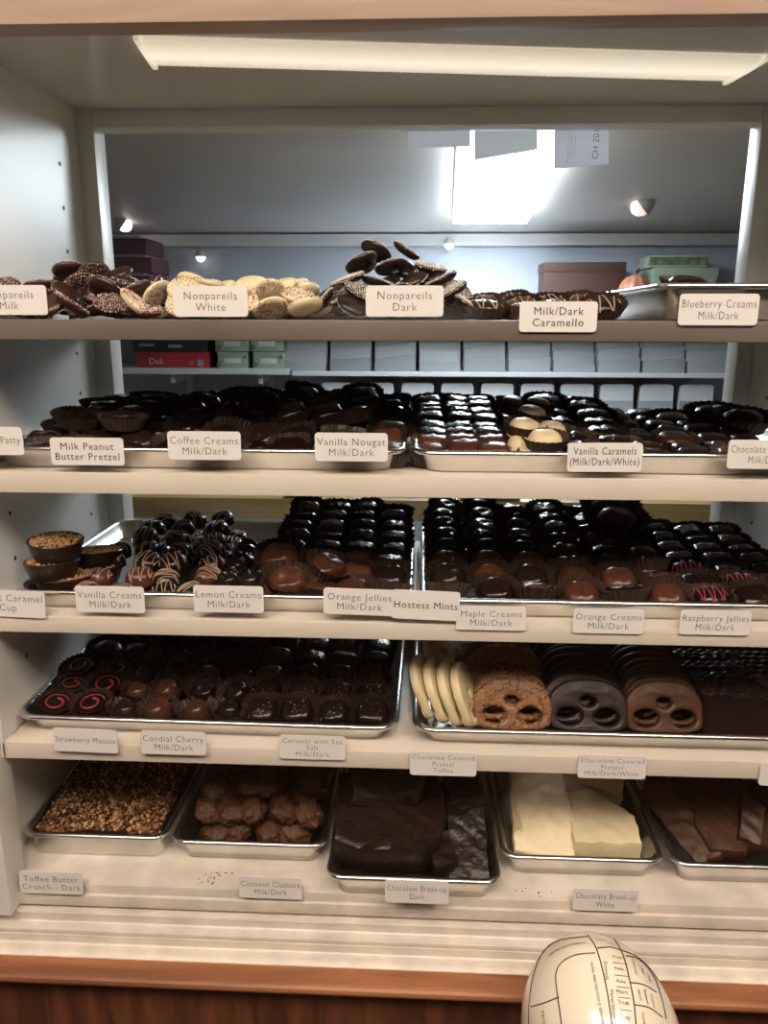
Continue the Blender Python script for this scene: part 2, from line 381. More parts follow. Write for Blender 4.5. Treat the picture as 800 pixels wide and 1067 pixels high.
# ------------------------------------------------------------------ sheet pans
def pan_mesh(w, d, h=.0254, r=.026, fl=.014):
    hw, hd = w / 2, d / 2
    P = [(fl + .006, .0016), (fl + .003, .003), (.0095, h - .005), (.0085, h - .003)]
    mb = MB()
    inner = [rrect(hw - i, hd - i, max(r - i * .5, .008), z) for i, z in P]
    outer = [rrect(hw - i, hd - i, max(r - i * .5, .008), z) for i, z in ((.0095, h - .006), (fl + .002, .0015), (fl + .005, 0))]
    mb.loft(outer[::-1] + [], cap0=True, cap1=False)
    mb.loft(inner, cap0=True, cap1=False)
    n = len(inner[0])
    body = mb.mesh('pan_body', m_alu, True, sharp=1.0)
    mb = MB()
    rim = [(.0095, h - .006), (.0085, h - .003), (.006, h - .0005), (.0035, h), (.0012, h - .0008), (0, h - .003), (.0008, h - .0052), (.0035, h - .006), (.0065, h - .0065), (.0095, h - .006)]
    mb.loft([rrect(hw - i, hd - i, max(r - i * .5, .008), z, 6) for i, z in rim], cap0=False, cap1=False)
    return body, mb.mesh('pan_rim', m_alu, True, sharp=2)
def pan(x0, x1, y0, d, z, lab, h=.0254, rot=0, r=.026, fl=.014):
    b, rm = pan_mesh(x1 - x0, d, h, r, fl)
    t = obj('sheet_pan', b, None, ((x0 + x1) / 2, y0 + d / 2, z + .0002), (0, 0, rot)); obj('rolled_rim', rm, t)
    return tag(t, lab, 'tray', 'aluminium sheet pans')
pan(.004, .464, .012, .33, ST[2], 'aluminium sheet pan holding peanut butter pretzels, coffee creams and nougat')
pan(.470, .930, .010, .33, ST[2], 'aluminium sheet pan holding caramels beside the nougat pan')
pan(.018, .474, .012, .33, ST[3], 'aluminium sheet pan holding nut caramel cups, drizzled creams and jellies')
pan(.481, .938, .010, .33, ST[3], 'aluminium sheet pan holding maple creams, orange creams and raspberry jellies')
pan(.004, .461, .012, .33, ST[4], 'aluminium sheet pan holding mousse cups, cherries and sea salt caramels', rot=-.012)
pan(.474, .931, .008, .33, ST[4], 'aluminium sheet pan holding the covered pretzels', )
pan(.712, .942, .010, .31, ST[1], 'aluminium pan with blueberry creams on the topmost shelf', h=.036, r=.02)
ZD = .833
pan(-.024, .166, .045, .29, ZD, 'small aluminium tray filled with nutty toffee crunch', h=.034, r=.02, fl=.006)
pan(.171, .370, .040, .29, ZD, 'small aluminium tray filled with coconut clusters', h=.034, r=.02, fl=.012)
pan(.374, .582, -.014, .30, ZD, 'small aluminium tray of dark slabs, pulled out past the others', h=.034, r=.02, fl=.012)
pan(.585, .784, .032, .30, ZD, 'small aluminium tray holding white chocolate slabs', h=.034, r=.02, fl=.012)
pan(.790, .970, .028, .30, ZD, 'small aluminium tray holding milk chocolate slabs', h=.034, r=.02, fl=.012)
# clear tray under the dark nonpareils
ct = MB(); ct.loft([rrect(.098 - i, .12 - i, .012, z) for i, z in ((0, .014), (.003, .0005), (.004, .0015), (.0015, .014))], cap0=False, cap1=False)
t = obj('plastic_tray', ct.mesh('plastic_tray', m_clear, True), None, (.452, .155, ST[1] + .0003)); tag(t, 'low clear plastic tray under the dark nonpareil heap', 'tray')

# ------------------------------------------------------------------ name cards
ORD = ['first', 'second', 'third', 'fourth', 'fifth', 'sixth', 'seventh', 'eighth', 'ninth', 'tenth', 'eleventh', 'twelfth', 'thirteenth', 'fourteenth', 'fifteenth', 'sixteenth', 'seventeenth', 'eighteenth', 'nineteenth', 'twentieth']
def card(px0, py0, px1, py1, lines, lab, bold=False, y=-.0022, rot=0, chamfer=False, cut=None, ts=1.0):
    a = at_y(px0, (py0 + py1) / 2, y); b = at_y(px1, (py0 + py1) / 2, y)
    c1 = at_y((px0 + px1) / 2, py0, y); c2 = at_y((px0 + px1) / 2, py1, y)
    w = b.x - a.x; h = c1.z - c2.z
    t = empty('name_card', ((a.x + b.x) / 2, y, (c1.z + c2.z) / 2), (0, rot, 0)); tag(t, lab, 'name card', 'name cards on the shelf edges')
    rr = .0035
    fr = [(x, -.0006, z) for x, z, _ in rrect(w / 2, h / 2, rr, 0, 3)]
    bk = [(x, .0006, z) for x, _, z in fr]
    obj('card', MB().loft([fr, bk]).mesh('card', m_card, False), t)
    if any(lines):
        lines = [l for l in lines]; n = len(lines)
        size = (h * .37 if n == 2 else h * .29 if n == 3 else h * .34) * ts
        me = text_mesh('lettering', lines, size, m_ink, 1.0 if n < 3 else .95, .0 if bold else -.00012, 1.12)
        x0 = min(v.co.x for v in me.vertices); x1 = max(v.co.x for v in me.vertices)
        f = min(1, w * .93 / (x1 - x0))
        cz = (min(v.co.y for v in me.vertices) + max(v.co.y for v in me.vertices)) / 2
        for v in me.vertices: v.co = (v.co.x * f, -.0008, (v.co.y - cz))
        obj('lettering', me, t)
    return t
card(-31, 297, 49, 328, ['Nonpareils', 'Milk'], 'white card lettered Nonpareils Milk on the topmost shelf')
card(181, 298, 258, 330, ['Nonpareils', 'White'], 'white card lettered Nonpareils White on the topmost shelf')
card(381, 297.5, 462, 330, ['Nonpareils', 'Dark'], 'white card lettered Nonpareils Dark on the topmost shelf')
card(541, 314, 622, 346, ['Milk/Dark', 'Caramello'], 'white card lettered Milk/Dark Caramello in bold on the topmost shelf', True)
card(707, 306, 790, 339, ['Blueberry Creams', 'Milk/Dark'], 'white card lettered Blueberry Creams on the topmost shelf')
card(-54, 445, 24, 474, ['Peppermint Patty', ''], 'white card ending in Patty, cut off by the picture edge', rot=-.01)
card(53, 456, 129, 484.5, ['Milk Peanut', 'Butter Pretzel'], 'white card lettered Milk Peanut Butter Pretzel in bold', True, y=-.003)
card(175, 449.5, 251, 479, ['Coffee Creams', 'Milk/Dark'], 'white card lettered Coffee Creams')
card(328, 451, 404, 480.5, ['Vanilla Nougat', 'Milk/Dark'], 'white card lettered Vanilla Nougat')
card(591, 461.5, 669, 491.5, ['Vanilla Caramels', '(Milk/Dark/White)'], 'white card lettered Vanilla Caramels in bold', True, rot=-.01, y=-.003)
card(758, 458.5, 836, 488.5, ['Chocolate Caramels', 'Milk/Dark'], 'white card beginning Chocolate, cut off by the picture edge')
card(-30, 615, 47, 642.5, ['Peanut Caramel', 'Cup'], 'tilted white card lettered nut Caramel Cup', rot=.03)
card(79, 611, 150.5, 638, ['Vanilla Creams', 'Milk/Dark'], 'white card lettered Vanilla Creams')
card(202, 610.5, 274.5, 638, ['Lemon Creams', 'Milk/Dark'], 'white card lettered Lemon Creams')
card(337, 613.5, 412, 640.5, ['Orange Jellies', 'Milk/Dark'], 'white card lettered Orange Jellies, partly under the mints card', rot=.02)
card(408, 615.5, 479, 645.5, ['Hostess Mints'], 'white card lettered Hostess Mints in bold', True, y=-.0042, rot=.03)
card(475, 631.5, 548, 656.5, ['Maple Creams', 'Milk/Dark'], 'white card lettered Maple Creams', y=-.0025)
card(597, 634.5, 670.5, 660, ['Orange Creams', 'Milk/Dark'], 'white card lettered Orange Creams')
card(708, 636, 782, 661.5, ['Raspberry Jellies', 'Milk/Dark'], 'white card lettered Raspberry Jellies')
card(56, 759.5, 122.5, 783.5, ['Strawberry Mousse'], 'white card lettered Strawberry Mousse', rot=.02, y=-.006)
card(147, 762, 214.5, 786, ['Cordial Cherry', 'Milk/Dark'], 'white card lettered Cordial Cherry', y=-.006)
card(291, 766.5, 360, 791, ['Caramel with Sea', 'Salt', 'Milk/Dark'], 'white card lettered Caramel with Sea Salt', y=-.003)
card(427, 783.5, 496.5, 808, ['Chocolate Covered', 'Pretzel', 'Toffee'], 'white card lettered Chocolate Covered Pretzel Toffee', y=-.003)
card(602, 787, 673, 811, ['Chocolate Covered', 'Pretzel', 'Milk/Dark/White'], 'white card lettered Chocolate Covered Pretzel Milk/Dark/White', y=-.003)
card(791, 796, 860, 819, ['', ''], 'blank white card corner cut off below the covered wafers', y=-.003)
card(21, 908.5, 86, 931, ['Toffee Butter', 'Crunch - Dark'], 'white card lettered Toffee Butter Crunch', y=-.008)
card(249, 914, 314.5, 936, ['Coconut Clusters', 'Milk/Dark'], 'white card lettered Coconut Clusters', y=-.006)
card(401, 918, 467.5, 941, ['Chocolate Break-up', 'Dark'], 'white card lettered Chocolate Break-up Dark', y=-.0245)
card(597, 926.5, 664.5, 949, ['Chocolate Break-up', 'White'], 'white card lettered Chocolate Break-up White', y=-.006)
# ------------------------------------------------------------------ confectionery shapes
def sgnpow(v, e): return math.copysign(abs(v) ** e, v)
def dome_mesh(name, rx, ry, h, m, n=2.0, e1=.55, e2=.9, rings=7, seg=24, bump=.0008, freq=90, seed=0, ridges=0, swirl=0):
    mb = MB(); R_ = []
    off = Vector((seed * 3.1, seed * 1.7, 0))
    for k in range(rings + 1):
        t = k / rings * PI / 2
        rho = max(math.cos(t), 0) ** e1; z = h * math.sin(t) ** e2
        if k == rings: rho = .02
        ring = []
        for i in range(seg):
            a = 2 * PI * i / seg
            x = rx * rho * sgnpow(math.cos(a), 2 / n); y = ry * rho * sgnpow(math.sin(a), 2 / n)
            d = noise.noise(Vector((x, y, z)) * freq + off) * bump
            zz = z + d * (1 if k else 0)
            if ridges: zz += ridges * h * math.sin(x / rx * 9 + seed) * (1 - rho ** 3) * (1 if k else 0)
            if swirl: zz += swirl * h * math.sin(a * 2 + rho * 6) * (rho * (1 - rho)) * 3
            s = 1 + noise.noise(Vector((x, y, z)) * freq * .7 - off) * bump * 40
            ring.append((x * s, y * s, zz))
        R_.append(ring)
    mb.loft(R_)
    return mb.mesh(name, m, True, sharp=1.4)
def dome_z(x, y, rx, ry, h, n, e1, e2):
    rho = min(1, (abs(x / rx) ** n + abs(y / ry) ** n) ** (1 / n)); t = math.acos(min(1, rho ** (1 / e1)))
    return h * math.sin(t) ** e2
def drizzle_mesh(name, rx, ry, h, m, n, e1, e2, turns=5, r=.0009, seed=0, diag=.5):
    g = random.Random(seed); mb = MB(); pts = []; N = turns * 12
    for k in range(N + 1):
        u = -1 + 2 * k / N
        x = u * rx * .93; yy = math.sin(k / N * turns * PI) * .98
        y = yy * ry * math.sqrt(max(0, 1 - u * u * .85)) + g.uniform(-.0006, .0006)
        x += yy * rx * .12 * diag
        q = (abs(x / rx) ** n + abs(y / ry) ** n) ** (1 / n)
        if q > .985: x *= .985 / q; y *= .985 / q
        pts.append((x, y, dome_z(x, y, rx, ry, h, n, e1, e2) + r * .45))
    mb.tube(pts, r, 5)
    return mb.mesh(name, m, True, sharp=2)
def cup_mesh(name, rx, ry, h, m, n=2.0, pleats=26, flare=1.22, bot=.96, amp=.06):
    mb = MB(); rings = []; seg = pleats * 2
    for z, s, am in ((0.0, .4, 0), (0, bot, .01), (h * .5, (bot + flare) / 2, amp * .6), (h, flare, amp)):
        ring = []
        for i in range(seg):
            a = 2 * PI * i / seg; q = s * (1 + (am if i % 2 else -am))
            ring.append((rx * q * sgnpow(math.cos(a), 2 / n), ry * q * sgnpow(math.sin(a), 2 / n), z + (.0004 if i % 2 else 0)))
        rings.append(ring)
    mb.loft(rings, cap0=True, cap1=False)
    return mb.mesh(name, m, False)
def scatter_bits(mb, pts, r, g, sq=.7):
    for p, nrm in pts:
        s = r * g.uniform(.7, 1.3)
        a = Vector((g.uniform(-1, 1), g.uniform(-1, 1), g.uniform(-1, 1))).normalized(); b = a.orthogonal().normalized(); c = a.cross(b)
        k = [s * g.uniform(.6, 1.2), s * g.uniform(.6, 1.1) * sq, s * g.uniform(.5, 1) * sq]
        p = Vector(p)
        mb.add([p + a * k[0], p - a * k[0], p + b * k[1], p - b * k[1], p + c * k[2], p - c * k[2]],
               [(0, 2, 4), (2, 1, 4), (1, 3, 4), (3, 0, 4), (2, 0, 5), (1, 2, 5), (3, 1, 5), (0, 3, 5)])

BANK = bpy.data.collections.new('bank')     # never linked to the scene: only a store of first copies
def sweet(name, body, extras=()):
    o = bpy.data.objects.new(name, body)
    kids = []
    for nm, me, kind in extras:
        c = bpy.data.objects.new(nm, me)
        if kind: c['kind'] = kind
        kids.append(c)
    return (o, kids)
def put(src, loc, rot, scale=1.0, label='', cat='chocolate', group=None):
    o, kids = src
    c = o.copy(); COL.objects.link(c); c.location = loc; c.rotation_euler = rot; c.scale = (scale,) * 3
    for k in kids:
        d = k.copy(); COL.objects.link(d); d.parent = c
    tag(c, label, cat, group)
    return c

def cupped(name, rx, ry, h, m, n=2.0, e1=.55, e2=.9, cup=True, drz=None, variants=4, ridges=0, swirl=0, cup_h=None, bump=.0008, salt=False, flare=1.3, lift=.0012, ncup=None, pleats=26):
    out = []
    for s in range(variants):
        body = dome_mesh(name, rx, ry, h, m, n, e1, e2, seed=s + rx * 1000, ridges=ridges, swirl=swirl, bump=bump)
        ex = []
        if cup: ex.append(('paper_cup', cup_mesh('paper_cup', rx, ry, cup_h or h * .86, m_cup, ncup or n, pleats, flare), None))
        if drz: ex.append(('drizzle', drizzle_mesh('drizzle', rx, ry, h, drz[0], n, e1, e2, drz[1], drz[2], s), None))
        if salt:
            g = random.Random(s); mb = MB()
            scatter_bits(mb, [((x, y, dome_z(x, y, rx, ry, h, n, e1, e2) + .0003), None) for x, y in [(g.uniform(-.75, .75) * rx, g.uniform(-.75, .75) * ry) for _ in range(11)]], .0008, g)
            ex.append(('sea_salt', mb.mesh('sea_salt', m_salt, False), 'stuff'))
        out.append(sweet(name, body, ex))
    return out

# ------------------------------------------------------------------ rows of sweets
def rows(protos, desc, where, xs, y0, dy, nrow, z0, zr=0.0, tilt=0, jit=.004, rotj=.25, cat='chocolate', group=None, ystart=None, yaw=0, skip=(), zcap=9, fan=0, tiltj=.12, pick=None, scl=1.0, descs=None, xshift=0):
    """XS: the columns, left to right; rows run from the front to the back. Each piece is named by its row and its place in it."""
    for r in range(nrow):
        n = 0
        items = []
        for c, x in enumerate(xs):
            if (r, c) in skip: continue
            items.append((x + rnd.uniform(-jit, jit) + fan * r * (c - (len(xs) - 1) / 2) + xshift * r, c))
        items.sort()
        for k, (x, c) in enumerate(items):
            p = pick(r, c) if pick else rnd.choice(range(len(protos)))
            src = protos[p]
            d = descs[p] if descs else desc
            y = y0 + dy * r + rnd.uniform(-jit, jit) * .6
            z = z0 + min(zr * r, zcap)
            tl = tilt * .62 + rnd.uniform(-tiltj, tiltj) * 1.4
            if tilt > .5 and rnd.random() < .16: tl -= .75
            y += .016
            if len(items) == 1: lab = f'{d}, {ORD[r]} back in single column {where}'
            else: lab = f'{d}, {ORD[k]} from left, {ORD[r]} row {where}'
            put(src, (x, y, z + abs(math.sin(tl)) * .012), (tl, rnd.uniform(-tiltj, tiltj), yaw + rnd.uniform(-rotj, rotj)), scl * rnd.uniform(.95, 1.05), lab, cat, group)

def lin(a, b, n): return [a + (b - a) * k / max(1, n - 1) for k in range(n)]

# ---- fourth shelf down to third: pan of caramel cups, drizzled creams, lemon creams, jellies
Z3 = ST[3] + .0025; Z2 = ST[2] + .0025; Z4 = ST[4] + .0025; Z1 = ST[1] + .001; Z5 = ZD + .0025
def big_cup(seed):
    rx, h = .0305, .022
    mb = MB(); rings = []
    for z, s in ((0, .80), (h * .5, .92), (h, 1.03), (h + .001, 1.0), (h - .003, .965), (h - .0025, .5)):
        rings.append([(rx * s * (1 + (.012 if i % 2 and z else 0)) * math.cos(2 * PI * i / 64), rx * s * (1 + (.012 if i % 2 and z else 0)) * math.sin(2 * PI * i / 64), z) for i in range(64)])
    mb.loft(rings)
    g = random.Random(seed); nb = MB()
    scatter_bits(nb, [((rx * .93 * math.sqrt(u) * math.cos(a), rx * .93 * math.sqrt(u) * math.sin(a), h - .001 + g.uniform(-.0005, .0022)), None) for u, a in [(g.random(), g.uniform(0, 2 * PI)) for _ in range(420)]], .0024, g)
    return sweet('nut_caramel_cup', mb.mesh('nut_caramel_cup', m_darks, True, sharp=.5), [('nut_topping', nb.mesh('nut_topping', m_cupnut, False), 'stuff')])
bc = [big_cup(s) for s in range(3)]
for k, (px, py, z, y, rx, lab) in enumerate(((60, 586, 0.0455, .062, .05, 'fluted chocolate cup topped with chopped nuts, standing on top of another cup'), (57, 612, .0205, .060, -.06, 'fluted chocolate cup topped with nuts, under the topmost cup'), (71, 634, .001, .064, .0, 'nut topped cup low in the pan, just above its card'),
        (102, 590, .017, .115, .1, 'nut topped cup behind the stack of cups, beside the drizzled creams'), (103, 600, .001, .112, 0, 'lowest nut topped cup half hidden behind the stack'))):
    p = at_y(px, py, y)
    put(bc[k % 3], (p.x, y, Z3 + .001 + z), (rx, .04, k), 1.0, lab, 'chocolate cup', 'nut caramel cups')

van = cupped('vanilla_cream', .0175, .0165, .017, m_dark, 2.0, .5, .8, cup=False, drz=(m_driz_w, 6, .0008), variants=3) + cupped('vanilla_cream', .018, .0165, .017, m_milk, 2.0, .5, .8, cup=False, drz=(m_driz_w, 6, .0008), variants=3)
vd = ['white drizzled dark vanilla cream'] * 3 + ['white drizzled milk vanilla cream'] * 3
V = 'behind Vanilla Creams card'
rows(van, '', V, lin(.098, .225, 4), .034, .031, 4, Z3 + .001, .008, .3, .008, 1.5, descs=vd, group='drizzled vanilla creams', pick=lambda r, c: rnd.choice((0, 1, 2, 3, 4, 5) if r < 2 else (0, 1, 2)), tiltj=.25)
rows(van, '', 'atop heap ' + V, lin(.128, .215, 3), .150, .036, 3, Z3 + .032, .004, .2, .009, 1.5, descs=vd, group='drizzled vanilla creams', pick=lambda r, c: rnd.choice((0, 1, 2)), tiltj=.25)
rows(van, '', 'under heap ' + V, lin(.128, .22, 3), .155, .036, 4, Z3 + .004, .0, .1, .004, .5, descs=vd, group='drizzled vanilla creams', pick=lambda r, c: rnd.choice((0, 1, 2)), tiltj=.1)
lem = cupped('lemon_cream', .0175, .015, .018, m_dark, 2.3, .5, .8, cup=False, swirl=.25, variants=4)
rows(lem, 'small dark lemon cream', 'behind Lemon Creams card', [.250, .283], .032, .034, 5, Z3 + .001, .003, .3, .005, .8, group='lemon creams')
jd = cupped('orange_jelly', .021, .019, .02, m_dark, 3.2, .42, .7, variants=3, ridges=.05)
jm = cupped('orange_jelly', .021, .019, .02, m_milk, 3.2, .42, .7, variants=3, ridges=.05)
jel = jd + jm
jdsc = ['dark orange jelly in pleated cup'] * 3 + ['milk orange jelly in pleated cup'] * 3
rows(jel, '', 'behind Orange Jellies card', [.318, .362, .404, .445], .042, .036, 8, Z3 + .001, .0045, .75, .002, .12, descs=jdsc, group='orange jellies', pick=lambda r, c: (rnd.choice((3, 4, 5)) if (c in (0, 1, 2) and r < 4) else rnd.choice((0, 1, 2))))
big = cupped('reflection_cream', .024, .020, .019, m_milk, 2.6, .45, .8, variants=2, swirl=.22, bump=.0014)  # creams standing in for a hand's reflection in the front glass
for k, (px, py, z, y, lab) in enumerate(((292, 590, .030, .11, 'milk cream standing for a hand reflection, topmost between lemon creams and orange jellies'), (300, 606, .018, .055, 'pleated cup standing for a hand reflection, beside Orange Jellies card'), (340, 592, .026, .085, 'milk cream standing for a hand reflection, just above the Orange Jellies card'))):
    p = at_y(px, py, y); put(big[k % 2], (p.x, y, Z3 + z), (.45, .1 * k, .4 * k), 1.0, lab, 'chocolate', 'creams standing for a hand reflection')

# ---- right pan of the third shelf
M1 = cupped('maple_cream', .0205, .0195, .021, m_dark, 3.0, .42, .75, variants=3, swirl=.15) + cupped('maple_cream', .0205, .0195, .021, m_milk, 3.0, .42, .75, variants=3, swirl=.15)
O1 = cupped('orange_cream', .0215, .0195, .020, m_dark, 2.6, .45, .8, variants=3, ridges=.06) + cupped('orange_cream', .0215, .0195, .020, m_milk, 2.6, .45, .8, variants=3, ridges=.06)
R1 = cupped('raspberry_jelly', .021, .017, .018, m_dark, 3.6, .38, .65, variants=3, ridges=.04) + cupped('raspberry_jelly', .021, .017, .018, m_dark, 3.2, .4, .7, variants=2, drz=(m_driz_r, 7, .0010))
fm = lambda r, c: rnd.choice((3, 4, 5)) if r < 3 and rnd.random() < .8 else rnd.choice((0, 1, 2))
fm2 = lambda r, c: rnd.choice((3, 4, 5)) if r < 2 and rnd.random() < .6 else rnd.choice((0, 1, 2))
rows(M1, '', 'behind Maple Creams card', [.514, .566, .614], .043, .037, 8, Z3 + .001, .0048, .72, .002, .10, descs=['glossy dark maple cream in cup'] * 3 + ['milk maple cream in pleated cup'] * 3, group='maple creams', pick=fm)
rows(O1, '', 'behind Orange Creams card', [.664, .716, .762], .043, .037, 8, Z3 + .001, .0048, .68, .002, .10, descs=['dark orange cream in pleated cup'] * 3 + ['milk orange cream in pleated cup'] * 3, group='orange creams', pick=fm2)
rows(R1, '', 'behind Raspberry Jellies card', [.812, .860, .905], .043, .038, 7, Z3 + .001, .0022, .55, .002, .12, descs=['dark raspberry jelly in pleated cup'] * 3 + ['dark raspberry jelly with pink lines'] * 2, group='raspberry jellies', pick=lambda r, c: (3 + (r + c) % 2) if r < 3 and (r + c) % 2 == 0 and c < 2 else rnd.choice((0, 1, 2)))
lg = cupped('large_cream', .033, .026, .026, m_dark, 2.1, .5, .85, variants=2, swirl=.1)
for k, (px, py, y, z, lab) in enumerate(((633, 546, .29, .050, 'large dark oval cream in pleated cup, topmost at the back of the orange creams'), (640, 560, .235, .045, 'large dark oval cream just before the topmost one of the orange creams'))):
    p = at_y(px, py, y); put(lg[k], (p.x, y, Z3 + z), (.35, 0, .1), 1, lab, 'chocolate', 'large dark creams')

# ---- second shelf, left pan
pbp = cupped('peanut_butter_pretzel', .024, .017, .015, m_dark, 2.2, .5, .8, variants=3, cup_h=.016, flare=1.25, pleats=34) + cupped('peanut_butter_pretzel', .026, .016, .014, m_dark, 2.2, .5, .8, variants=2, ridges=.12, cup=False)
rows(pbp, 'dark peanut butter pretzel in pleated cup', 'behind Milk Peanut Butter card', lin(.045, .150, 3), .045, .037, 6, Z2 + .001, .006, .55, .005, .5, group='peanut butter pretzels', descs=['dark peanut butter pretzel in cup'] * 3 + ['ridged dark peanut butter pretzel'] * 2, zcap=.02)
rows(pbp, '', 'on the Peanut Butter heap', [.075, .13], .09, .04, 4, Z2 + .030, .004, .35, .005, .5, group='peanut butter pretzels', descs=['dark peanut butter pretzel in cup'] * 3 + ['ridged dark peanut butter pretzel'] * 2)
cof = cupped('coffee_cream', .021, .019, .019, m_dark, 2.0, .5, .8, variants=4, swirl=.2)
rows(cof, 'glossy dark coffee cream in cup', 'behind Coffee Creams card', lin(.198, .300, 3), .044, .038, 7, Z2 + .001, .006, .7, .005, .4, group='coffee creams', zcap=.024, tiltj=.3)
rows(cof, 'glossy dark coffee cream', 'on the coffee cream heap', [.205, .245, .285], .14, .042, 3, Z2 + .036, .003, .4, .006, .6, group='coffee creams', tiltj=.35)
nou = cupped('vanilla_nougat', .020, .017, .019, m_dark, 4.0, .35, .6, variants=3, bump=.0014) + cupped('vanilla_nougat', .020, .017, .019, m_milk, 4.0, .35, .6, variants=3, bump=.0014)
rows(nou, '', 'behind Vanilla Nougat card', lin(.335, .440, 3), .044, .037, 7, Z2 + .001, .006, .7, .004, .3, group='vanilla nougats', descs=['dark square vanilla nougat in cup'] * 3 + ['milk square vanilla nougat in cup'] * 3, pick=lambda r, c: rnd.choice((3, 4, 5)) if r < 4 and c > 0 and rnd.random() < .5 else rnd.choice((0, 1, 2)), zcap=.024, tiltj=.25)
rows(nou, 'dark square vanilla nougat', 'on the nougat heap', [.325, .365, .40], .12, .042, 3, Z2 + .034, .004, .4, .005, .5, group='vanilla nougats', pick=lambda r, c: rnd.choice((0, 1, 2)), tiltj=.35)
# ---- second shelf, right pan
car = cupped('vanilla_caramel', .0195, .018, .021, m_dark, 3.4, .38, .65, variants=3, ridges=.06) + cupped('vanilla_caramel', .0195, .018, .021, m_milk, 3.4, .38, .65, variants=2, ridges=.06)
rows(car, '', 'beside the nougat pan', [.492, .528, .560], .042, .036, 8, Z2 + .001, .0035, .34, .002, .1, group='vanilla caramels', descs=['dark caramel in pleated cup'] * 3 + ['milk caramel in pleated cup'] * 2, pick=lambda r, c: rnd.choice((3, 4)) if r < 2 else rnd.choice((0, 1, 2)))
wc = cupped('white_caramel', .021, .019, .022, m_white, 2.3, .48, .8, variants=3, cup_h=.017)
wcn = cupped('white_caramel', .021, .019, .019, m_white, 2.3, .48, .8, variants=2, cup=False)
for k, (px, y, z, s_, cp, lab) in enumerate(((568, .062, .016, .95, 1, 'white caramel in dark pleated cup, largest beside Vanilla Caramels card'), (573, .104, .022, .86, 1, 'white caramel just behind the largest white one'), (545, .092, .026, .9, 1, 'white caramel in cup beside the dark caramels, above the low white ones'), (551, .135, .036, .9, 1, 'pale caramel behind the white ones, middle of the pale group'),
        (533, .205, .038, 1.0, 1, 'pale caramel in dark cup farthest back, beside the dark caramels'), (557, .195, .040, .9, 1, 'pale caramel at the back beside the farthest pale one'), (541, .066, .016, .68, 0, 'small white caramel lying low, topmost of the low white ones'), (543, .056, .005, .7, 0, 'small white caramel lying low, between two other low white ones'), (555, .052, .0, .72, 0, 'small white caramel lowest of all against the pan rim'), (589, .052, .0, .6, 0, 'white caramel piece peeping out above Vanilla Caramels card'))):
    p = at_y(px, 450, y); put((wc if cp else wcn)[k % 2], (p.x, y, Z2 + .002 + z), (.22, 0, .3 * k), s_, lab, 'chocolate', 'white caramels')
drk = cupped('dark_caramel', .024, .020, .022, m_dark, 2.4, .45, .75, variants=3, ridges=.05)
rows(drk, 'dark caramel in wide pleated cup', 'behind Vanilla Caramels card', [.650, .698], .045, .040, 7, Z2 + .001, .0045, .3, .003, .2, group='dark caramels')
ccar = cupped('chocolate_caramel', .019, .016, .016, m_dark, 3.4, .38, .65, variants=3, ridges=.05, cup=False) + cupped('chocolate_caramel', .021, .017, .017, m_milk, 3, .4, .7, variants=2)
rows(ccar, '', 'before the Chocolate card', [.738, .780, .820, .862], .042, .036, 7, Z2 + .001, .0032, .35, .004, .25, group='chocolate caramels', descs=['dark square caramel'] * 3 + ['milk caramel in pleated cup'] * 2, pick=lambda r, c: rnd.choice((3, 4)) if r in (0, 1, 2) and rnd.random() < .35 else rnd.choice((0, 1, 2)))
lgc = cupped('oval_dark_cream', .030, .022, .022, m_dark, 2.1, .5, .85, variants=2)
for k, (px, py, y, z, lab) in enumerate(((743, 436, .22, .028, 'large dark oval cream at the back above the Chocolate card'), (772, 440, .19, .026, 'large dark oval cream nearest the case wall, back of the caramels'), (700, 437, .24, .016, 'dark oval cream with shiny top, back of the square caramels'))):
    p = at_y(px, py, y); put(lgc[k % 2], (p.x, y, Z2 + z), (.3, 0, .2 * k), 1, lab, 'chocolate', 'large oval creams')

# ---- lowest shelf, left pan
def swirl_mesh(r, h, m):
    mb = MB(); pts = [(r * (.78 - .45 * k / 30) * math.cos(k / 30 * 7.5), r * (.78 - .45 * k / 30) * math.sin(k / 30 * 7.5), h + .0008) for k in range(31)]
    mb.tube(pts, [.0008 + .0013 * (k / 30) ** 2 for k in range(31)], 6); return mb.mesh('pink_swirl', m, True, sharp=2)
def mousse(seed):
    r = .020
    mb = MB(); mb.loft([[(r * s * math.cos(2 * PI * i / 28), r * s * math.sin(2 * PI * i / 28), z) for i in range(28)] for s, z in ((.78, 0), (.97, .013), (1, .0155), (.97, .0168), (.88, .0165), (.3, .0163))])
    return sweet('strawberry_mousse', mb.mesh('strawberry_mousse', m_dark, True), [('paper_cup', cup_mesh('paper_cup', r, r, .018, m_cup, 2, 26, 1.3, .82), None), ('pink_swirl', swirl_mesh(r, .0165, m_driz_r), None)])
mou = [mousse(0)]
dk = cupped('plain_mousse', .021, .020, .017, m_dark, 2.0, .5, .8, variants=2, flare=1.3)
rows(mou, 'dark strawberry mousse cup with pink swirl', 'behind Strawberry Mousse card', [.034, .083], .045, .042, 3, Z4 + .001, .004, .42, .003, .5, group='strawberry mousse cups')
rows(dk, 'plain dark mousse cup', 'of the stack behind pink ones', [.052, .098], .17, .05, 3, Z4 + .022, .006, .2, .004, .4, group='plain mousse cups')
rows(dk, 'plain dark mousse cup', 'under the stack behind pink ones', [.045, .09], .165, .05, 3, Z4 + .003, .002, .1, .003, .4, group='plain mousse cups')
che = cupped('cordial_cherry', .0165, .0165, .021, m_milk, 2.0, .5, .85, variants=2, swirl=.15, cup_h=.016, flare=1.5) + cupped('cordial_cherry', .0165, .0165, .021, m_dark, 2.0, .5, .85, variants=2, swirl=.15, cup_h=.016, flare=1.5)
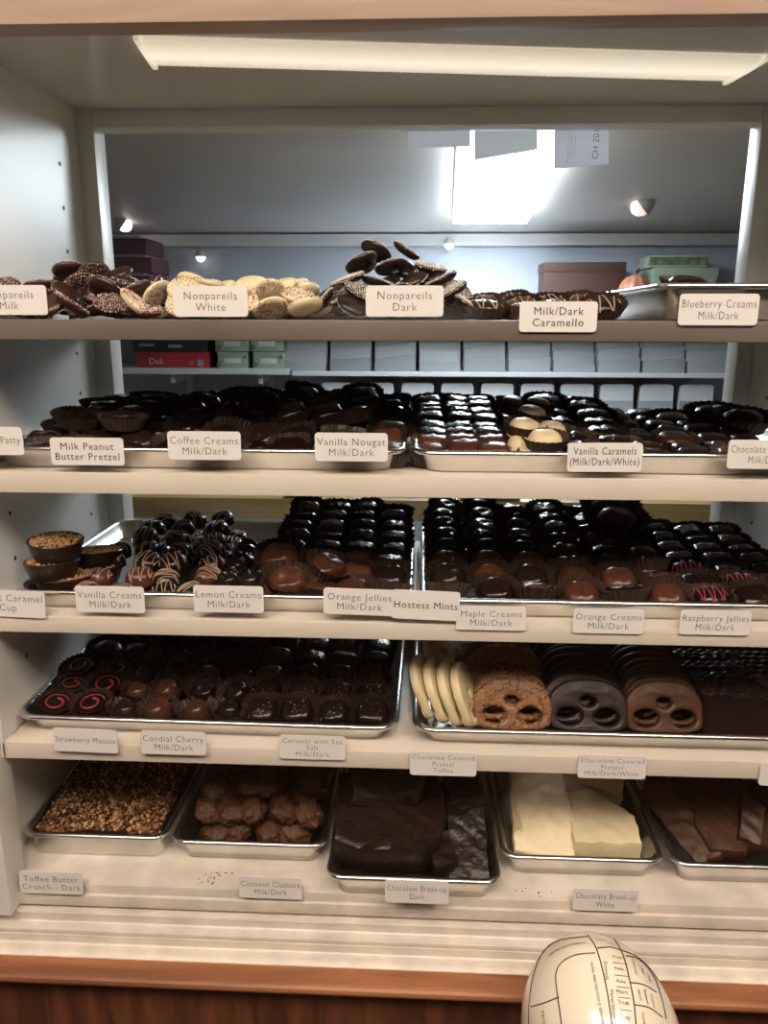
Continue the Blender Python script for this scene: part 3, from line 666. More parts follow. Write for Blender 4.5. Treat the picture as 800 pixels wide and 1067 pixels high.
rows(che, '', 'behind Cordial Cherry card', lin(.122, .252, 4), .040, .036, 4, Z4 + .001, .006, .42, .004, .5, group='cordial cherries', descs=['round milk cordial cherry in cup'] * 2 + ['round dark cordial cherry in cup'] * 2, pick=lambda r, c: rnd.choice((0, 1)) if c < 3 and rnd.random() < .8 else rnd.choice((2, 3)), tiltj=.25)
rows(che, 'dark cherry cup', 'of the stack behind cordial cherries', lin(.142, .245, 3), .178, .045, 4, Z4 + .040, .003, .35, .004, .5, group='cordial cherries', pick=lambda r, c: rnd.choice((2, 3)), tiltj=.25, scl=1.15)
rows(che, 'dark cherry cup', 'under the stack behind cordial cherries', lin(.135, .25, 3), .18, .045, 4, Z4 + .010, .0, .1, .004, .5, group='cordial cherries', pick=lambda r, c: rnd.choice((2, 3)), tiltj=.1, scl=1.15)
sal = cupped('sea_salt_caramel', .0185, .0175, .020, m_dark, 3.8, .36, .6, variants=3, cup_h=.017, salt=True, flare=1.3) + cupped('sea_salt_caramel', .0185, .0175, .020, m_milk, 3.8, .36, .6, variants=3, cup_h=.017, salt=True, flare=1.3)
rows(sal, '', 'behind Sea Salt card', [.292, .338, .382, .425], .042, .036, 8, Z4 + .001, .006, .62, .003, .2, group='sea salt caramels', descs=['dark salted caramel square in cup'] * 3 + ['milk salted caramel square in cup'] * 3, pick=lambda r, c: rnd.choice((3, 4, 5)) if r < 4 and (c < 1 or (c == 2 and r > 1)) and rnd.random() < .85 else rnd.choice((0, 1, 2)), tiltj=.2)

# ---- lowest shelf, right pan: covered pretzels
def pretzel_mesh(name, m, w=.047, h=.060, th=.0042, bev=.0040, seed=0):
    g = random.Random(seed)
    cu = bpy.data.curves.new(name, 'CURVE'); cu.dimensions = '2D'; cu.fill_mode = 'BOTH'; cu.extrude = th - bev * .5; cu.bevel_depth = bev; cu.bevel_resolution = 2; cu.offset = -bev
    def spl(pts):
        s = cu.splines.new('POLY'); s.points.add(len(pts) - 1); s.use_cyclic_u = True
        for p, q in zip(s.points, pts): p.co = (q[0], q[1], 0, 1)
    out = []
    for k in range(40):
        a = 2 * PI * k / 40; c, s = math.cos(a), math.sin(a)
        x = w * sgnpow(c, .8); y = h * .45 + (h * .55 * s if s > 0 else h * .45 * sgnpow(s, .45))
        y += .003 * (abs(math.cos(a * 1.0)) if s < -.3 else 0) * -1
        out.append((x * (1 + g.uniform(-.012, .012)), y))
    spl(out)
    for cx, cy, rx, ry in ((-.0215, .0165, .0150, .0105), (.0215, .0165, .0150, .0105), (0, .034, .0090, .0065)):
        spl([(cx + rx * math.cos(-2 * PI * k / 18), cy + ry * math.sin(-2 * PI * k / 18)) for k in range(18)])
    o = bpy.data.objects.new(name, cu); COL.objects.link(o); dg = bpy.context.evaluated_depsgraph_get(); dg.update()
    me = bpy.data.meshes.new_from_object(o.evaluated_get(dg)); bpy.data.objects.remove(o); bpy.data.curves.remove(cu)
    me.name = name; me.materials.clear(); me.materials.append(m)
    me.transform(Matrix.Rotation(PI / 2, 4, 'X'))
    bm = bmesh.new(); bm.from_mesh(me); bmesh.ops.remove_doubles(bm, verts=bm.verts, dist=.0002)
    for f in bm.faces: f.smooth = True
    for e in bm.edges:
        if len(e.link_faces) == 2 and e.calc_face_angle(0) > 1.0: e.smooth = False
    bm.to_mesh(me); bm.free()
    return me, out
def toffee_pretzel(seed):
    me, out = pretzel_mesh('toffee_pretzel', m_toffee, seed=seed)
    g = random.Random(seed); mb = MB(); pts = []
    tri = [p for p in me.polygons]
    ars = [p.area for p in tri]
    for p in g.choices(tri, ars, k=1150):
        vs = [me.vertices[i].co for i in p.vertices]; wts = [g.random() for _ in vs]; s = sum(wts)
        pts.append((sum((v * (q / s) for v, q in zip(vs, wts)), Vector()), None))
    scatter_bits(mb, pts, .0024, g)
    return sweet('toffee_pretzel', me, [('toffee_crumbs', mb.mesh('toffee_crumbs', m_toffee, False), 'stuff')])
m_darkr = mat('dark_coating', (.017, .008, .006), .46, bump=.6, bscale=90, objvar=.3)
tp = [toffee_pretzel(s) for s in range(3)]
dp = [sweet('dark_pretzel', pretzel_mesh('dark_pretzel', m_darkr, seed=s)[0]) for s in range(3)]
mp = [sweet('milk_pretzel', pretzel_mesh('milk_pretzel', m_milks, w=.045, h=.060, seed=s)[0]) for s in range(3)]
wp = [sweet('white_pretzel', pretzel_mesh('white_pretzel', m_white, w=.040, h=.074, th=.0038, bev=.0036, seed=s)[0]) for s in range(2)]
def loaf(src, x, y0, dy, n, lab, group, lean=-.42, dz=.0008, wob=.004, cat='chocolate pretzel', sx=0, first=None):
    for k in range(n):
        put(src[k % len(src)], (x + rnd.uniform(-wob, wob) + sx * k, y0 + dy * k, Z4 + .002 + dz * k), (lean + rnd.uniform(-.025, .025), rnd.uniform(-.04, .04), rnd.uniform(-.03, .03)), rnd.uniform(.97, 1.03), f'{lab}, {ORD[k]} from the glass in its upright row' if k or not first else first, cat, group)
loaf(tp, .590, .052, .0216, 12, 'pretzel coated in toffee crumbs', 'toffee pretzels', dz=.0008)
loaf(dp, .684, .052, .0180, 14, 'dark chocolate covered pretzel', 'dark covered pretzels', dz=.0004)
loaf(mp, .776, .052, .0180, 10, 'milk chocolate covered pretzel', 'milk covered pretzels', dz=-.0002)
# white pretzels, seen nearly edge-on, leaning at the rim
for k, (x, y, rz, ry, z, lab) in enumerate(((.506, .070, 1.36, -.46, .010, 'white covered pretzel leaning over the pan rim, outermost of five'), (.521, .068, 1.38, -.44, .006, 'white covered pretzel leaning, second from the pan rim'), (.536, .066, 1.38, -.42, .003, 'white covered pretzel leaning, third from the pan rim'), (.551, .066, 1.38, -.40, .002, 'white covered pretzel against the toffee pretzels'), (.520, .150, 1.30, -.40, .010, 'white covered pretzel standing behind the other white ones'))):
    put(wp[k % 2], (x, y, Z4 + .006 + z), (ry, 0, rz), .95, lab, 'chocolate pretzel', 'white covered pretzels')
def wafer(seed, m, nm):
    w, h, t = .042, .046, .0052
    mb = MB(); g = random.Random(seed); rings = []
    N = 22
    for y in (-t, -t * .6, t * .6, t):
        s = .985 if abs(y) == t else 1
        pts = [(-w * s, y, 0)] + [(w * s * (-1 + 2 * k / N), y, h * s + .0012 * math.sin(k * 1.9 + seed) + g.uniform(-.0003, .0003)) for k in range(N + 1)] + [(w * s, y, 0)]
        rings.append(pts)
    mb.loft(rings)
    sp = MB(); scatter_bits(sp, [((g.uniform(-.95, .95) * w, g.uniform(-1, 1) * t, h + .0008), None) for _ in range(26)], .0011, g)
    return sweet(nm, mb.mesh(nm, m, True, sharp=.7), [('specks', sp.mesh('specks', m_driz_m, False), 'stuff')])
wf = [wafer(s, m_dark, 'dark_wafer') for s in range(3)]
loaf(wf, .858, .050, .0128, 20, 'dark square covered wafer', 'dark covered wafers', lean=-.25, wob=.0012, cat='covered wafer', dz=.0004)
wf2 = [sweet('milk_wafer', w_[0].data.copy(), [(k.name.split('.')[0], k.data, 'stuff') for k in w_[1]]) for w_ in wf[:2]]
for o, _ in wf2: o.data.materials[0] = m_milks
loaf(wf2, .9285 - .022, .110, .0128, 15, 'milk square covered wafer beside the case wall', 'milk covered wafers', lean=-.25, wob=.001, cat='covered wafer')
cr = MB(); g = random.Random(3)
scatter_bits(cr, [((g.uniform(.502, .56), g.uniform(.16, .30), Z4 + .0034), None) for _ in range(90)] + [((g.uniform(.72, .78), g.uniform(.2, .31), Z4 + .0034), None) for _ in range(14)], .0018, g)
tag(obj('toffee_crumbs', cr.mesh('toffee_crumbs', m_toffee, False)), 'loose toffee crumbs scattered on the pan behind the white pretzels', 'crumbs', None, 'stuff')

# ---- bottom trays
# toffee crunch
g = random.Random(5); mb = MB()
def crunch_z(x, y): return Z5 + .022 + .010 * noise.noise(Vector((x * 18, y * 18, 1))) + .012 * min(1, max(0, (y - .05) / .1))
X0, X1, Y0, Y1 = -.010, .1525, .063, .316
NX, NY = 24, 34
vs = [(X0 + (X1 - X0) * i / NX, Y0 + (Y1 - Y0) * j / NY, crunch_z(X0 + (X1 - X0) * i / NX, Y0 + (Y1 - Y0) * j / NY)) for j in range(NY + 1) for i in range(NX + 1)]
base = MB().add(vs, [(j * (NX + 1) + i, j * (NX + 1) + i + 1, (j + 1) * (NX + 1) + i + 1, (j + 1) * (NX + 1) + i) for j in range(NY) for i in range(NX)])
b0 = len(vs)
ring = [i for i in range(NX + 1)] + [j * (NX + 1) + NX for j in range(1, NY + 1)] + [NY * (NX + 1) + i for i in range(NX - 1, -1, -1)] + [j * (NX + 1) for j in range(NY - 1, 0, -1)]
base.v += [(vs[i][0], vs[i][1], Z5 + .001) for i in ring]
for k in range(len(ring)):
    j = (k + 1) % len(ring); base.f.append((ring[k], ring[j], b0 + j, b0 + k)); base.m.append(0)
to = obj('toffee_crunch', base.mesh('toffee_crunch', m_darks, True)); tag(to, 'dark toffee crunch covered in chopped nuts filling the tray above Toffee Butter Crunch card', 'toffee', None, 'stuff')
pts = []
for _ in range(4800):
    x = g.uniform(X0 + .0005, X1 - .0005); y = Y0 + (Y1 - Y0) * g.random() ** 1.25 + .0005
    pts.append(((x, y, crunch_z(x, y) + g.uniform(-.001, .004)), None))
scatter_bits(mb, pts, .0036, g)
nn = obj('chopped_nuts', mb.mesh('chopped_nuts', m_nut, False), to); nn['kind'] = 'stuff'
# coconut clusters
def cluster(seed):
    bm = bmesh.new(); bmesh.ops.create_icosphere(bm, subdivisions=4, radius=.021); g = random.Random(seed)
    o = Vector((seed * 5.3, seed, 2))
    sx, sy, sz = g.uniform(.9, 1.25), g.uniform(.85, 1.1), g.uniform(.62, .85)
    for v in bm.verts:
        n = v.co.normalized()
        d = noise.noise(n * 2.2 + o) * .0045 + noise.noise(n * 6 + o) * .0025 + abs(noise.noise(n * 13 + o)) * .0035 + abs(noise.noise(n * 26 + o)) * .0022
        v.co += n * d; v.co = Vector((v.co.x * sx, v.co.y * sy, v.co.z * sz + .0215))
    for f in bm.faces: f.smooth = True
    me = bpy.data.meshes.new('coconut_cluster'); bm.to_mesh(me); bm.free(); me.materials.append(m_cluster)
    return sweet('coconut_cluster', me)
cl = [cluster(s) for s in range(6)]
CL = 'rough brown coconut cluster'
rows(cl, CL, 'of the bottom layer', lin(.222, .322, 4), .062, .040, 6, Z5 + .001, 0, 0, .003, 3, cat='candy cluster', group='coconut clusters', tiltj=.3, scl=.84)
rows(cl, CL, 'of the middle layer', lin(.208, .338, 5), .066, .044, 5, Z5 + .028, .002, 0, .006, 3, cat='candy cluster', group='coconut clusters', tiltj=.4, scl=.86)
rows(cl, CL, 'of the top layer', lin(.215, .335, 4), .090, .046, 4, Z5 + .050, .002, 0, .007, 3, cat='candy cluster', group='coconut clusters', tiltj=.4, scl=.84)
# slabs broken from large bars
def slab(name, pts, th, m, seed, bev=.0025):
    """PTS in the slab's own plane (metres); rough broken outline, gently uneven face"""
    g = random.Random(seed); out = []
    for k in range(len(pts)):
        a = Vector(pts[k]).to_3d(); b = Vector(pts[(k + 1) % len(pts)]).to_3d(); L = (b - a).length; n = max(1, int(L / .008))
        for i in range(n):
            p = a.lerp(b, i / n)
            if i: p += Vector((g.uniform(-1, 1), g.uniform(-1, 1), 0)) * .0012
            out.append((p.x, p.y))
    cx = sum(p[0] for p in out) / len(out); cy = sum(p[1] for p in out) / len(out)
    mb = MB(); rings = []
    def zt(x, y): return th + .0016 * noise.noise(Vector((x * 30 + seed, y * 30, seed))) + .0009 * math.sin((x * .8 + y) * 260 + 3 * noise.noise(Vector((x * 25, y * 25, seed))))
    def ring(s, z): return [(cx + (x - cx) * s, cy + (y - cy) * s, z if z is not None else zt(cx + (x - cx) * s, cy + (y - cy) * s)) for x, y in out]
    mb.loft([ring(.97, 0), ring(1, bev), ring(1.005, th * .5), ring(1, th - bev), ring(.975, None), ring(.85, None), ring(.7, None), ring(.55, None), ring(.4, None), ring(.25, None), ring(.1, None)])
    me = mb.mesh(name, m, True, sharp=.8)
    return me
def put_slab(name, pts, th, m, seed, loc, rot, lab, group):
    o = obj(name, slab(name, pts, th, m, seed), None, loc, rot); tag(o, lab, 'chocolate slab', group); return o
m_darkslab = mat('dark_slab_chocolate', (.016, .0072, .005), .36, bump=1, bscale=120, var=.4, vscale=50, detail=8)
D = 'dark chocolate slabs'
put_slab('dark_slab', [(-.075, -.07), (.05, -.07), (.055, .08), (-.07, .085)], .026, m_darkslab, 2, (.470, .115, Z5 + .001), (.02, 0, .0), 'dark chocolate slab lying flat at the bottom of the dark tray', D)
put_slab('dark_slab', [(-.070, -.052), (-.04, -.068), (.035, -.072), (.058, -.045), (.068, -.01), (.060, .05), (.01, .062), (-.066, .05)], .040, m_darkslab, 1, (.450, .074, Z5 + .042), (.24, -.04, .05), 'largest dark chocolate slab lying across the front of the dark tray', D)
put_slab('dark_slab', [(-.040, -.030), (.015, -.040), (.036, -.012), (.026, .03), (-.03, .035)], .020, m_darkslab, 3, (.428, .090, Z5 + .092), (.50, .14, .35), 'angular dark chunk tilted on top of the largest dark slab', D)
put_slab('dark_slab', [(-.020, -.028), (.020, -.034), (.024, .028), (-.018, .03)], .020, m_darkslab, 4, (.474, .088, Z5 + .096), (.55, -.25, -.45), 'smaller dark chunk tilted beside the angular one on top', D)
put_slab('dark_slab', [(-.024, -.065), (.024, -.067), (.025, .055), (-.022, .05)], .024, m_darkslab, 5, (.545, .075, Z5 + .030), (.52, -.08, -.02), 'narrow dark slab standing at the tray side nearest the white slabs', D)
put_slab('dark_slab', [(-.024, -.04), (.024, -.04), (.024, .04), (-.024, .04)], .018, m_darkslab, 6, (.540, .170, Z5 + .060), (.45, 0, .02), 'dark square block behind the narrow dark slab', D)
put_slab('dark_slab', [(-.016, -.024), (.014, -.020), (.016, .024), (-.018, .022)], .016, m_darkslab, 7, (.512, .034, Z5 + .026), (.3, 0, .3), 'small dark broken piece between the largest and the narrow dark slab', D)
Wg = 'white chocolate slabs'
put_slab('white_slab', [(-.034, -.065), (.036, -.085), (.050, -.045), (.040, .05), (-.022, .07)], .024, m_whiteb, 11, (.634, .128, Z5 + .040), (.62, -.08, .04), 'tall white chocolate slab leaning up beside the plastic wrap', Wg)
put_slab('white_slab', [(-.040, -.042), (.044, -.042), (.046, .0), (.0, .045), (-.036, .040)], .040, m_whiteb, 12, (.716, .108, Z5 + .008), (.26, 0, .03), 'pointed white chocolate slab at the front of the white tray', Wg)
put_slab('white_slab', [(-.050, -.02), (.03, -.05), (.052, .03), (.0, .045), (-.04, .03)], .022, m_white, 13, (.722, .190, Z5 + .050), (.45, .10, .1), 'yellowish white slab lying behind the pointed white slab', Wg)
put_slab('white_slab', [(-.06, -.04), (.06, -.04), (.06, .04), (-.06, .04)], .024, m_white, 14, (.66, .262, Z5 + .040), (.2, .0, .05), 'white slab at the back of the white tray', Wg)
Mg = 'milk chocolate slabs'
put_slab('milk_slab', [(-.045, .070), (.035, .078), (.052, .02), (.055, -.022), (.032, -.032), (.026, -.066), (-.016, -.060), (-.026, -.030), (-.022, -.010), (-.044, .004), (-.034, .030)], .026, m_milks, 21, (.862, .120, Z5 + .040), (.50, -.10, -.05), 'largest milk chocolate slab with jagged edge, lying across the milk tray', Mg)
put_slab('milk_slab', [(-.018, -.065), (.014, -.070), (.022, .03), (.010, .062), (-.020, .05)], .020, m_milks, 22, (.824, .118, Z5 + .030), (.42, -.60, .22), 'narrow milk slab on edge beside the white tray', Mg)
put_slab('milk_slab', [(-.014, -.026), (.010, -.030), (.018, .018), (-.010, .03)], .018, m_milks, 23, (.897, .085, Z5 + .052), (.7, .1, -.2), 'small milk chunk broken off at the edge of the largest milk slab', Mg)
put_slab('milk_slab', [(-.03, -.04), (.03, -.045), (.03, .05), (-.02, .045)], .020, m_milks, 25, (.908, .098, Z5 + .040), (.40, -.40, -.4), 'slanted milk slab nearest the case wall', Mg)
put_slab('milk_slab', [(-.05, -.04), (.05, -.04), (.05, .04), (-.05, .04)], .022, m_milks, 24, (.865, .240, Z5 + .014), (.2, .05, .1), 'milk slab at the back of the milk tray', Mg)
# crumpled clear wrap at the white slabs
mb = MB(); N = 14; vs = []
for j in range(N + 1):
    for i in range(N + 1):
        u, v = i / N, j / N; p = Vector((.592 + .03 * u, .07 + .12 * v, Z5 + .008 + .06 * v + .03 * math.sin(u * PI)))
        p += Vector((noise.noise(p * 60), noise.noise(p * 60 + Vector((5, 0, 0))), noise.noise(p * 60 + Vector((0, 9, 0))))) * .005
        vs.append(tuple(p))
mb.add(vs, [(j * (N + 1) + i, j * (N + 1) + i + 1, (j + 1) * (N + 1) + i + 1, (j + 1) * (N + 1) + i) for j in range(N) for i in range(N)])
tag(obj('plastic_wrap', mb.mesh('plastic_wrap', thin_glass('wrap', (.9, .88, .8), .12, 2.5), True)), 'crumpled clear plastic wrap beside the tall white slab', 'wrap')
# crumbs on the deck
mb = MB(); g = random.Random(9)
scatter_bits(mb, [((g.gauss(.232, .012), g.uniform(.006, .03), ZD + .0008), None) for _ in range(26)] + [((g.gauss(.62, .02), g.uniform(.004, .02), ZD + .0006), None) for _ in range(8)], .0013, g)
tag(obj('chocolate_crumbs', mb.mesh('chocolate_crumbs', m_darks, False)), 'dark crumbs on the painted deck before the coconut cluster tray', 'crumbs', None, 'stuff')

# ---- topmost shelf: nonpareils
m_darkmilk = mat('dark_milk_chocolate', (.035, .013, .008), .32, bump=.4, bscale=120, objvar=.3)
def nonpareil(m, mspr, nm, seed, both=False):
    r = .0185
    g = random.Random(seed); mb = MB()
    mb.loft([[(r * s * (1 + .03 * math.sin(3 * a + seed)) * math.cos(a), r * s * (1 + .03 * math.sin(3 * a + seed)) * math.sin(a), z) for a in [2 * PI * k / 24 for k in range(24)]] for s, z in ((.5, .0085), (.8, .0068), (.95, .0045), (1, .002), (.97, .0006), (.9, 0), (.3, 0))])
    sp = MB()
    for k in range(150):
        rr = r * .95 * math.sqrt((k + .5) / 150); a = k * 2.39996
        q = [rr * math.cos(a) + g.uniform(-.0004, .0004), rr * math.sin(a) + g.uniform(-.0004, .0004), -.0003]
        scatter_bits(sp, [(q, None)], .00115, g, 1)
    for k in range(40):
        a = 2 * PI * k / 40; scatter_bits(sp, [((r * math.cos(a), r * math.sin(a), g.uniform(.0003, .0018)), None)], .001, g, 1)
    return sweet(nm, mb.mesh(nm, m, True, sharp=1), [('sprinkles', sp.mesh('sprinkles', mspr, False), 'stuff')])
nm_m = [nonpareil(m_darkmilk, m_spr_c, 'milk_nonpareil', s) for s in range(2)]
nm_w = [nonpareil(m_whiteb, m_spr_c, 'white_nonpareil', s) for s in range(2)]
nm_d = [nonpareil(m_darks, m_spr_w, 'dark_nonpareil', s) for s in range(2)]
def heap(src, desc, cx, cy, layers, group, where):
    """LAYERS: (half width, half depth, z, columns, rows) from the shelf up"""
    for li, (hw, hd, z, nc, nr) in enumerate(layers):
        for r in range(nr):
            y = cy + (-hd + 2 * hd * r / max(1, nr - 1) if nr > 1 else 0)
            its = sorted(cx + (-hw + 2 * hw * c / max(1, nc - 1) if nc > 1 else 0) + rnd.uniform(-.007, .007) for c in range(nc))
            for k, x in enumerate(its):
                flip = rnd.random() < .6
                tl = rnd.uniform(-.9, .9) * (.55 if li >= 2 else 1) + (PI if flip else 0); tx = rnd.uniform(-.6, .6)
                lift = .017 * max(abs(math.sin(tl)), abs(math.sin(tx))) + (.008 if flip else 0)
                lv = ('low', 'second', 'third', 'fourth', 'top')[li]
                rw = '' if nr == 1 else f', {ORD[r]} row'
                put(src[rnd.randrange(2)], (x, y + rnd.uniform(-.004, .004), z + lift - .0005 * li), (tl, tx, rnd.uniform(0, 6.28)), rnd.uniform(.94, 1.06), f'{desc}, {ORD[k]} from left{rw}, {lv} layer {where}', 'nonpareil', group)
heap(nm_m, 'milk nonpareil', .098, .125, ((.085, .08, Z1, 6, 4), (.072, .06, Z1 + .013, 5, 3), (.045, .03, Z1 + .028, 3, 2), (.026, 0, Z1 + .042, 3, 1)), 'milk nonpareils', 'behind Nonpareils Milk card')
heap(nm_w, 'white nonpareil', .270, .120, ((.085, .08, Z1, 6, 4), (.075, .06, Z1 + .013, 6, 3), (.060, .03, Z1 + .028, 4, 2)), 'white nonpareils', 'behind Nonpareils White card')
heap(nm_d, 'dark nonpareil', .449, .150, ((.076, .085, Z1 + .002, 5, 4), (.066, .065, Z1 + .016, 5, 3), (.052, .045, Z1 + .032, 4, 2), (.036, .02, Z1 + .048, 3, 2), (.018, 0, Z1 + .064, 2, 1)), 'dark nonpareils', 'behind Nonpareils Dark card')
# caramels in wavy cups
cal = cupped('wavy_caramel', .020, .016, .015, m_milk, 2.4, .5, .8, variants=2, cup_h=.013, drz=(m_driz_w, 5, .0009), flare=1.2) + cupped('wavy_caramel', .020, .016, .015, m_dark, 2.4, .5, .8, variants=2, cup_h=.013, drz=(m_driz_w, 5, .0009), flare=1.2)
rows(cal, 'caramel with pale wavy lines', 'behind Milk/Dark Caramello card', [.548, .588, .628, .668], .045, .048, 4, Z1, .003, .35, .003, .3, group='wavy lined caramels', tiltj=.25)
blu = cupped('blueberry_cream', .0215, .020, .019, m_dark, 2.1, .5, .85, variants=2, cup_h=.014)
BZ = ST[1] + .0065
rows(blu, 'dark blueberry cream in cup', 'inside the topmost pan', lin(.768, .882, 4), .05, .055, 4, BZ, 0, .1, .003, .3, group='blueberry creams')
p = at_y(720, 292, .10); put(blu[0], (p.x, .115, BZ + .021), (.2, .1, 0), 1.1, 'dark blueberry cream showing above the rim of the topmost pan', 'chocolate', 'blueberry creams')
# ------------------------------------------------------------------ papers taped behind the case glass
def paper(px0, px1, py0, pl, pr_, lab, lines=None, m=m_grey_p, y=YB + .026):
    a, b, c, d = at_y(px0, py0, y), at_y(px1, py0, y), at_y(px1, pr_, y), at_y(px0, pl, y)
    c0 = (a + b) / 2
    pts = [p - c0 for p in (a, b, c, d)]
    pts = [Vector((p.x, 0, p.z)) for p in pts]
    pts[0].z = pts[1].z = .012
    t = empty('taped_paper', (c0.x, y, c0.z)); tag(t, lab, 'paper', 'papers taped behind the case glass')
    obj('sheet', MB().loft([[tuple(p) for p in pts], [tuple(p + Vector((0, .0004, 0))) for p in pts]]).mesh('sheet', m, False), t)
    return t, c0
def translucent(name, col, var=0):
    m = mat(name, col, .7, var=var, vscale=300); nt = m.node_tree; b = nt.nodes['Principled BSDF']; o = [n for n in nt.nodes if n.type == 'OUTPUT_MATERIAL'][0]
    t = nt.nodes.new('ShaderNodeBsdfTranslucent'); t.inputs['Color'].default_value = (*col, 1); mx = nt.nodes.new('ShaderNodeMixShader'); mx.inputs[0].default_value = .85
    nt.links.new(b.outputs[0], mx.inputs[1]); nt.links.new(t.outputs[0], mx.inputs[2]); nt.links.new(mx.outputs[0], o.inputs['Surface']); return m
m_sheet1 = translucent('lilac_sheet', (.85, .85, .90)); m_sheet2 = translucent('speckled_sheet', (.84, .85, .87), .3)
paper(425, 490, 134, 154, 153, 'plain lilac grey paper sheet taped above the bright lamp', m=m_sheet1)
paper(494, 560, 134, 167, 156, 'speckled paper sheet with slanted lower edge above the bright lamp', m=m_sheet2)
t, c0 = paper(577, 634, 134, 176, 171, 'paper sheet printed with CH 201 in red letters running upward', m=m_sheet1)
def vtext(parent, lines, size, m, px, py, c0, y=YB + .0255, gap=1.0):
    me = text_mesh('lettering', lines, size, m, gap, -.0001, 1.0)
    q = at_y(px, py, y) - c0
    for v in me.vertices: v.co = (q.x - v.co.y, -.0004, q.z + v.co.x)     # reads bottom to top
    obj('lettering', me, parent)
vtext(t, ['CH 201'], .0125, m_ink_red, 621, 150, c0)
vtext(t, ['Bennington, Vermont 0', '2-4 Fax 802-442-11', 'chocolates.com'], .0045, m_ink, 595, 152, c0)

# ------------------------------------------------------------------ back room furniture
YW = 2.3
def P(px, py, y): return at_y(px, py, y)
def shelf_back(px0, px1, py, y0, lab, th=.022):
    a, b = P(px0, py, y0), P(px1, py, y0)
    o = box('wall_shelf', a.x, b.x, y0, YW, a.z - th, a.z, m_backshelf, .002); tag(o, lab, 'shelf', 'wall shelves of the back room'); return a.z
YS = 2.06
zl = shelf_back(60, 300, 383, YS, 'white wall shelf carrying the red and green cartons')
zr = shelf_back(304, 765, 387, YS, 'long white wall shelf carrying the upper row of folded boxes', .016)
zl2 = shelf_back(300, 790, 428, YS, 'lower white wall shelf carrying the rounded folded boxes')
for px in (187, 276):
    a = P(px, 395, YS + .1)
    t = empty('shelf_bracket', (a.x, YW, zl - .02)); tag(t, 'white steel bracket under the carton shelf, ' + ('beneath the red carton' if px == 187 else 'beneath the green boxes'), 'bracket', 'shelf brackets')
    obj('upright', MB().box(-.012, .012, -.012, 0, -.22, -.003).mesh('upright', m_backshelf, False), t)
    obj('arm', MB().box(-.008, .008, -.22, -.012, -.035, -.003).mesh('arm', m_backshelf, False), t)
def carton(px0, px1, zb, h, depth, m, lab, lines=None, lm=None, y=YS + .02, name='carton', group=None, band=None, tsize=.6):
    a, b = P(px0, 380, y), P(px1, 380, y); w = b.x - a.x
    t = empty(name, ((a.x + b.x) / 2, y, zb)); tag(t, lab, 'box', group)
    obj('box_body', MB().box(-w / 2, w / 2, 0, depth, .0004, h).mesh('box_body', m, True, .002), t)
    obj('lid', MB().box(-w / 2 - .001, w / 2 + .001, -.001, depth + .001, h * .84, h + .001).mesh('lid', band or m, True, .0015), t)
    if lines:
        me = text_mesh('lettering', lines, h * tsize, lm, 1, 0, 1)
        for v in me.vertices: v.co = (v.co.x - w * .22, -.0015, v.co.y + h * .42)
        obj('lettering', me, t)
    return t
C = 'cartons on the back room wall shelf'
tr_ = carton(142, 217, zl, .055, .2, m_red, 'red carton lettered Deli in white on the wall shelf', ['Deli'], m_card, group=C)
tb_ = carton(140, 216, zl + .0565, .042, .2, m_black, 'black carton with pale print on top of the red carton', None, None, group=C)
for x_, z_, w_2, m_2 in ((-.085, .026, .055, m_grey_p), (.02, .022, .05, m_grey_p)):
    obj('pale_print', MB().box(x_ - w_2 / 2, x_ + w_2 / 2, -.0018, .001, z_ - .005, z_ + .005).mesh('pale_print', m_2, False), tb_)
for x_, r_, m_2 in ((.105, .013, m_grey_p), (.072, .008, m_ornament)):
    obj('round_emblem', MB().loft([[(x_ + r_ * math.cos(t_), y_, .018 + r_ * math.sin(t_)) for t_ in [2 * PI * i / 20 for i in range(20)]] for y_ in (-.0022, .001)]).mesh('round_emblem', m_2, False), tr_)
for (a, b, k) in ((227, 258, 0), (264, 296, 0), (225, 260, 1), (262, 295, 1)):
    nmx = 'beside the red carton' if a < 240 else 'farther from the red carton'
    tg_ = carton(a, b, zl + k * .061, .058, .16, m_green, f'pale green printed box, {"upper" if k else "lower"} of two, {nmx}', group=C)
    for ex, ez, er in ((-.05, .014, .009), (.045, .040, .006)):
        obj('round_emblem', MB().loft([[(ex + er * math.cos(t_), y_, ez + er * math.sin(t_)) for t_ in [2 * PI * i / 20 for i in range(20)]] for y_ in (-.0022, .001)]).mesh('round_emblem', m_green_d, False), tg_)
    obj('pale_print', MB().box(-.03, .03, -.0016, .001, .018, .036).mesh('pale_print', m_card, True, .0005), tg_)
# folded white candy boxes standing in stacks
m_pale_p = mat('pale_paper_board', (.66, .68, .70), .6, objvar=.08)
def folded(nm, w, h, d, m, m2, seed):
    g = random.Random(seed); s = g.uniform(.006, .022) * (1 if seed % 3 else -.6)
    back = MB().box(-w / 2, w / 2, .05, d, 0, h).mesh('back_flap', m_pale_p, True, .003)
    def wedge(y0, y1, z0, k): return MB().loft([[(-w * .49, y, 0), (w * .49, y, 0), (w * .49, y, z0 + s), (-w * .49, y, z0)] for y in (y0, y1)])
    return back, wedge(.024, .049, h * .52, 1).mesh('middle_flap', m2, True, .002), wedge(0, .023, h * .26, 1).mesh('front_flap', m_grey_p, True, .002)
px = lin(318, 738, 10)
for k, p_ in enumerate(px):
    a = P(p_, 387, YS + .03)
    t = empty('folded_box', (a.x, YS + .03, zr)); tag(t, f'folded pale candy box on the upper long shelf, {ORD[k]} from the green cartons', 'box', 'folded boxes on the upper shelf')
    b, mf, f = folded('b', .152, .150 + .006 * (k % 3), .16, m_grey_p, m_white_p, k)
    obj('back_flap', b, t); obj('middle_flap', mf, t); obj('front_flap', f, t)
px = lin(352, 724, 10)
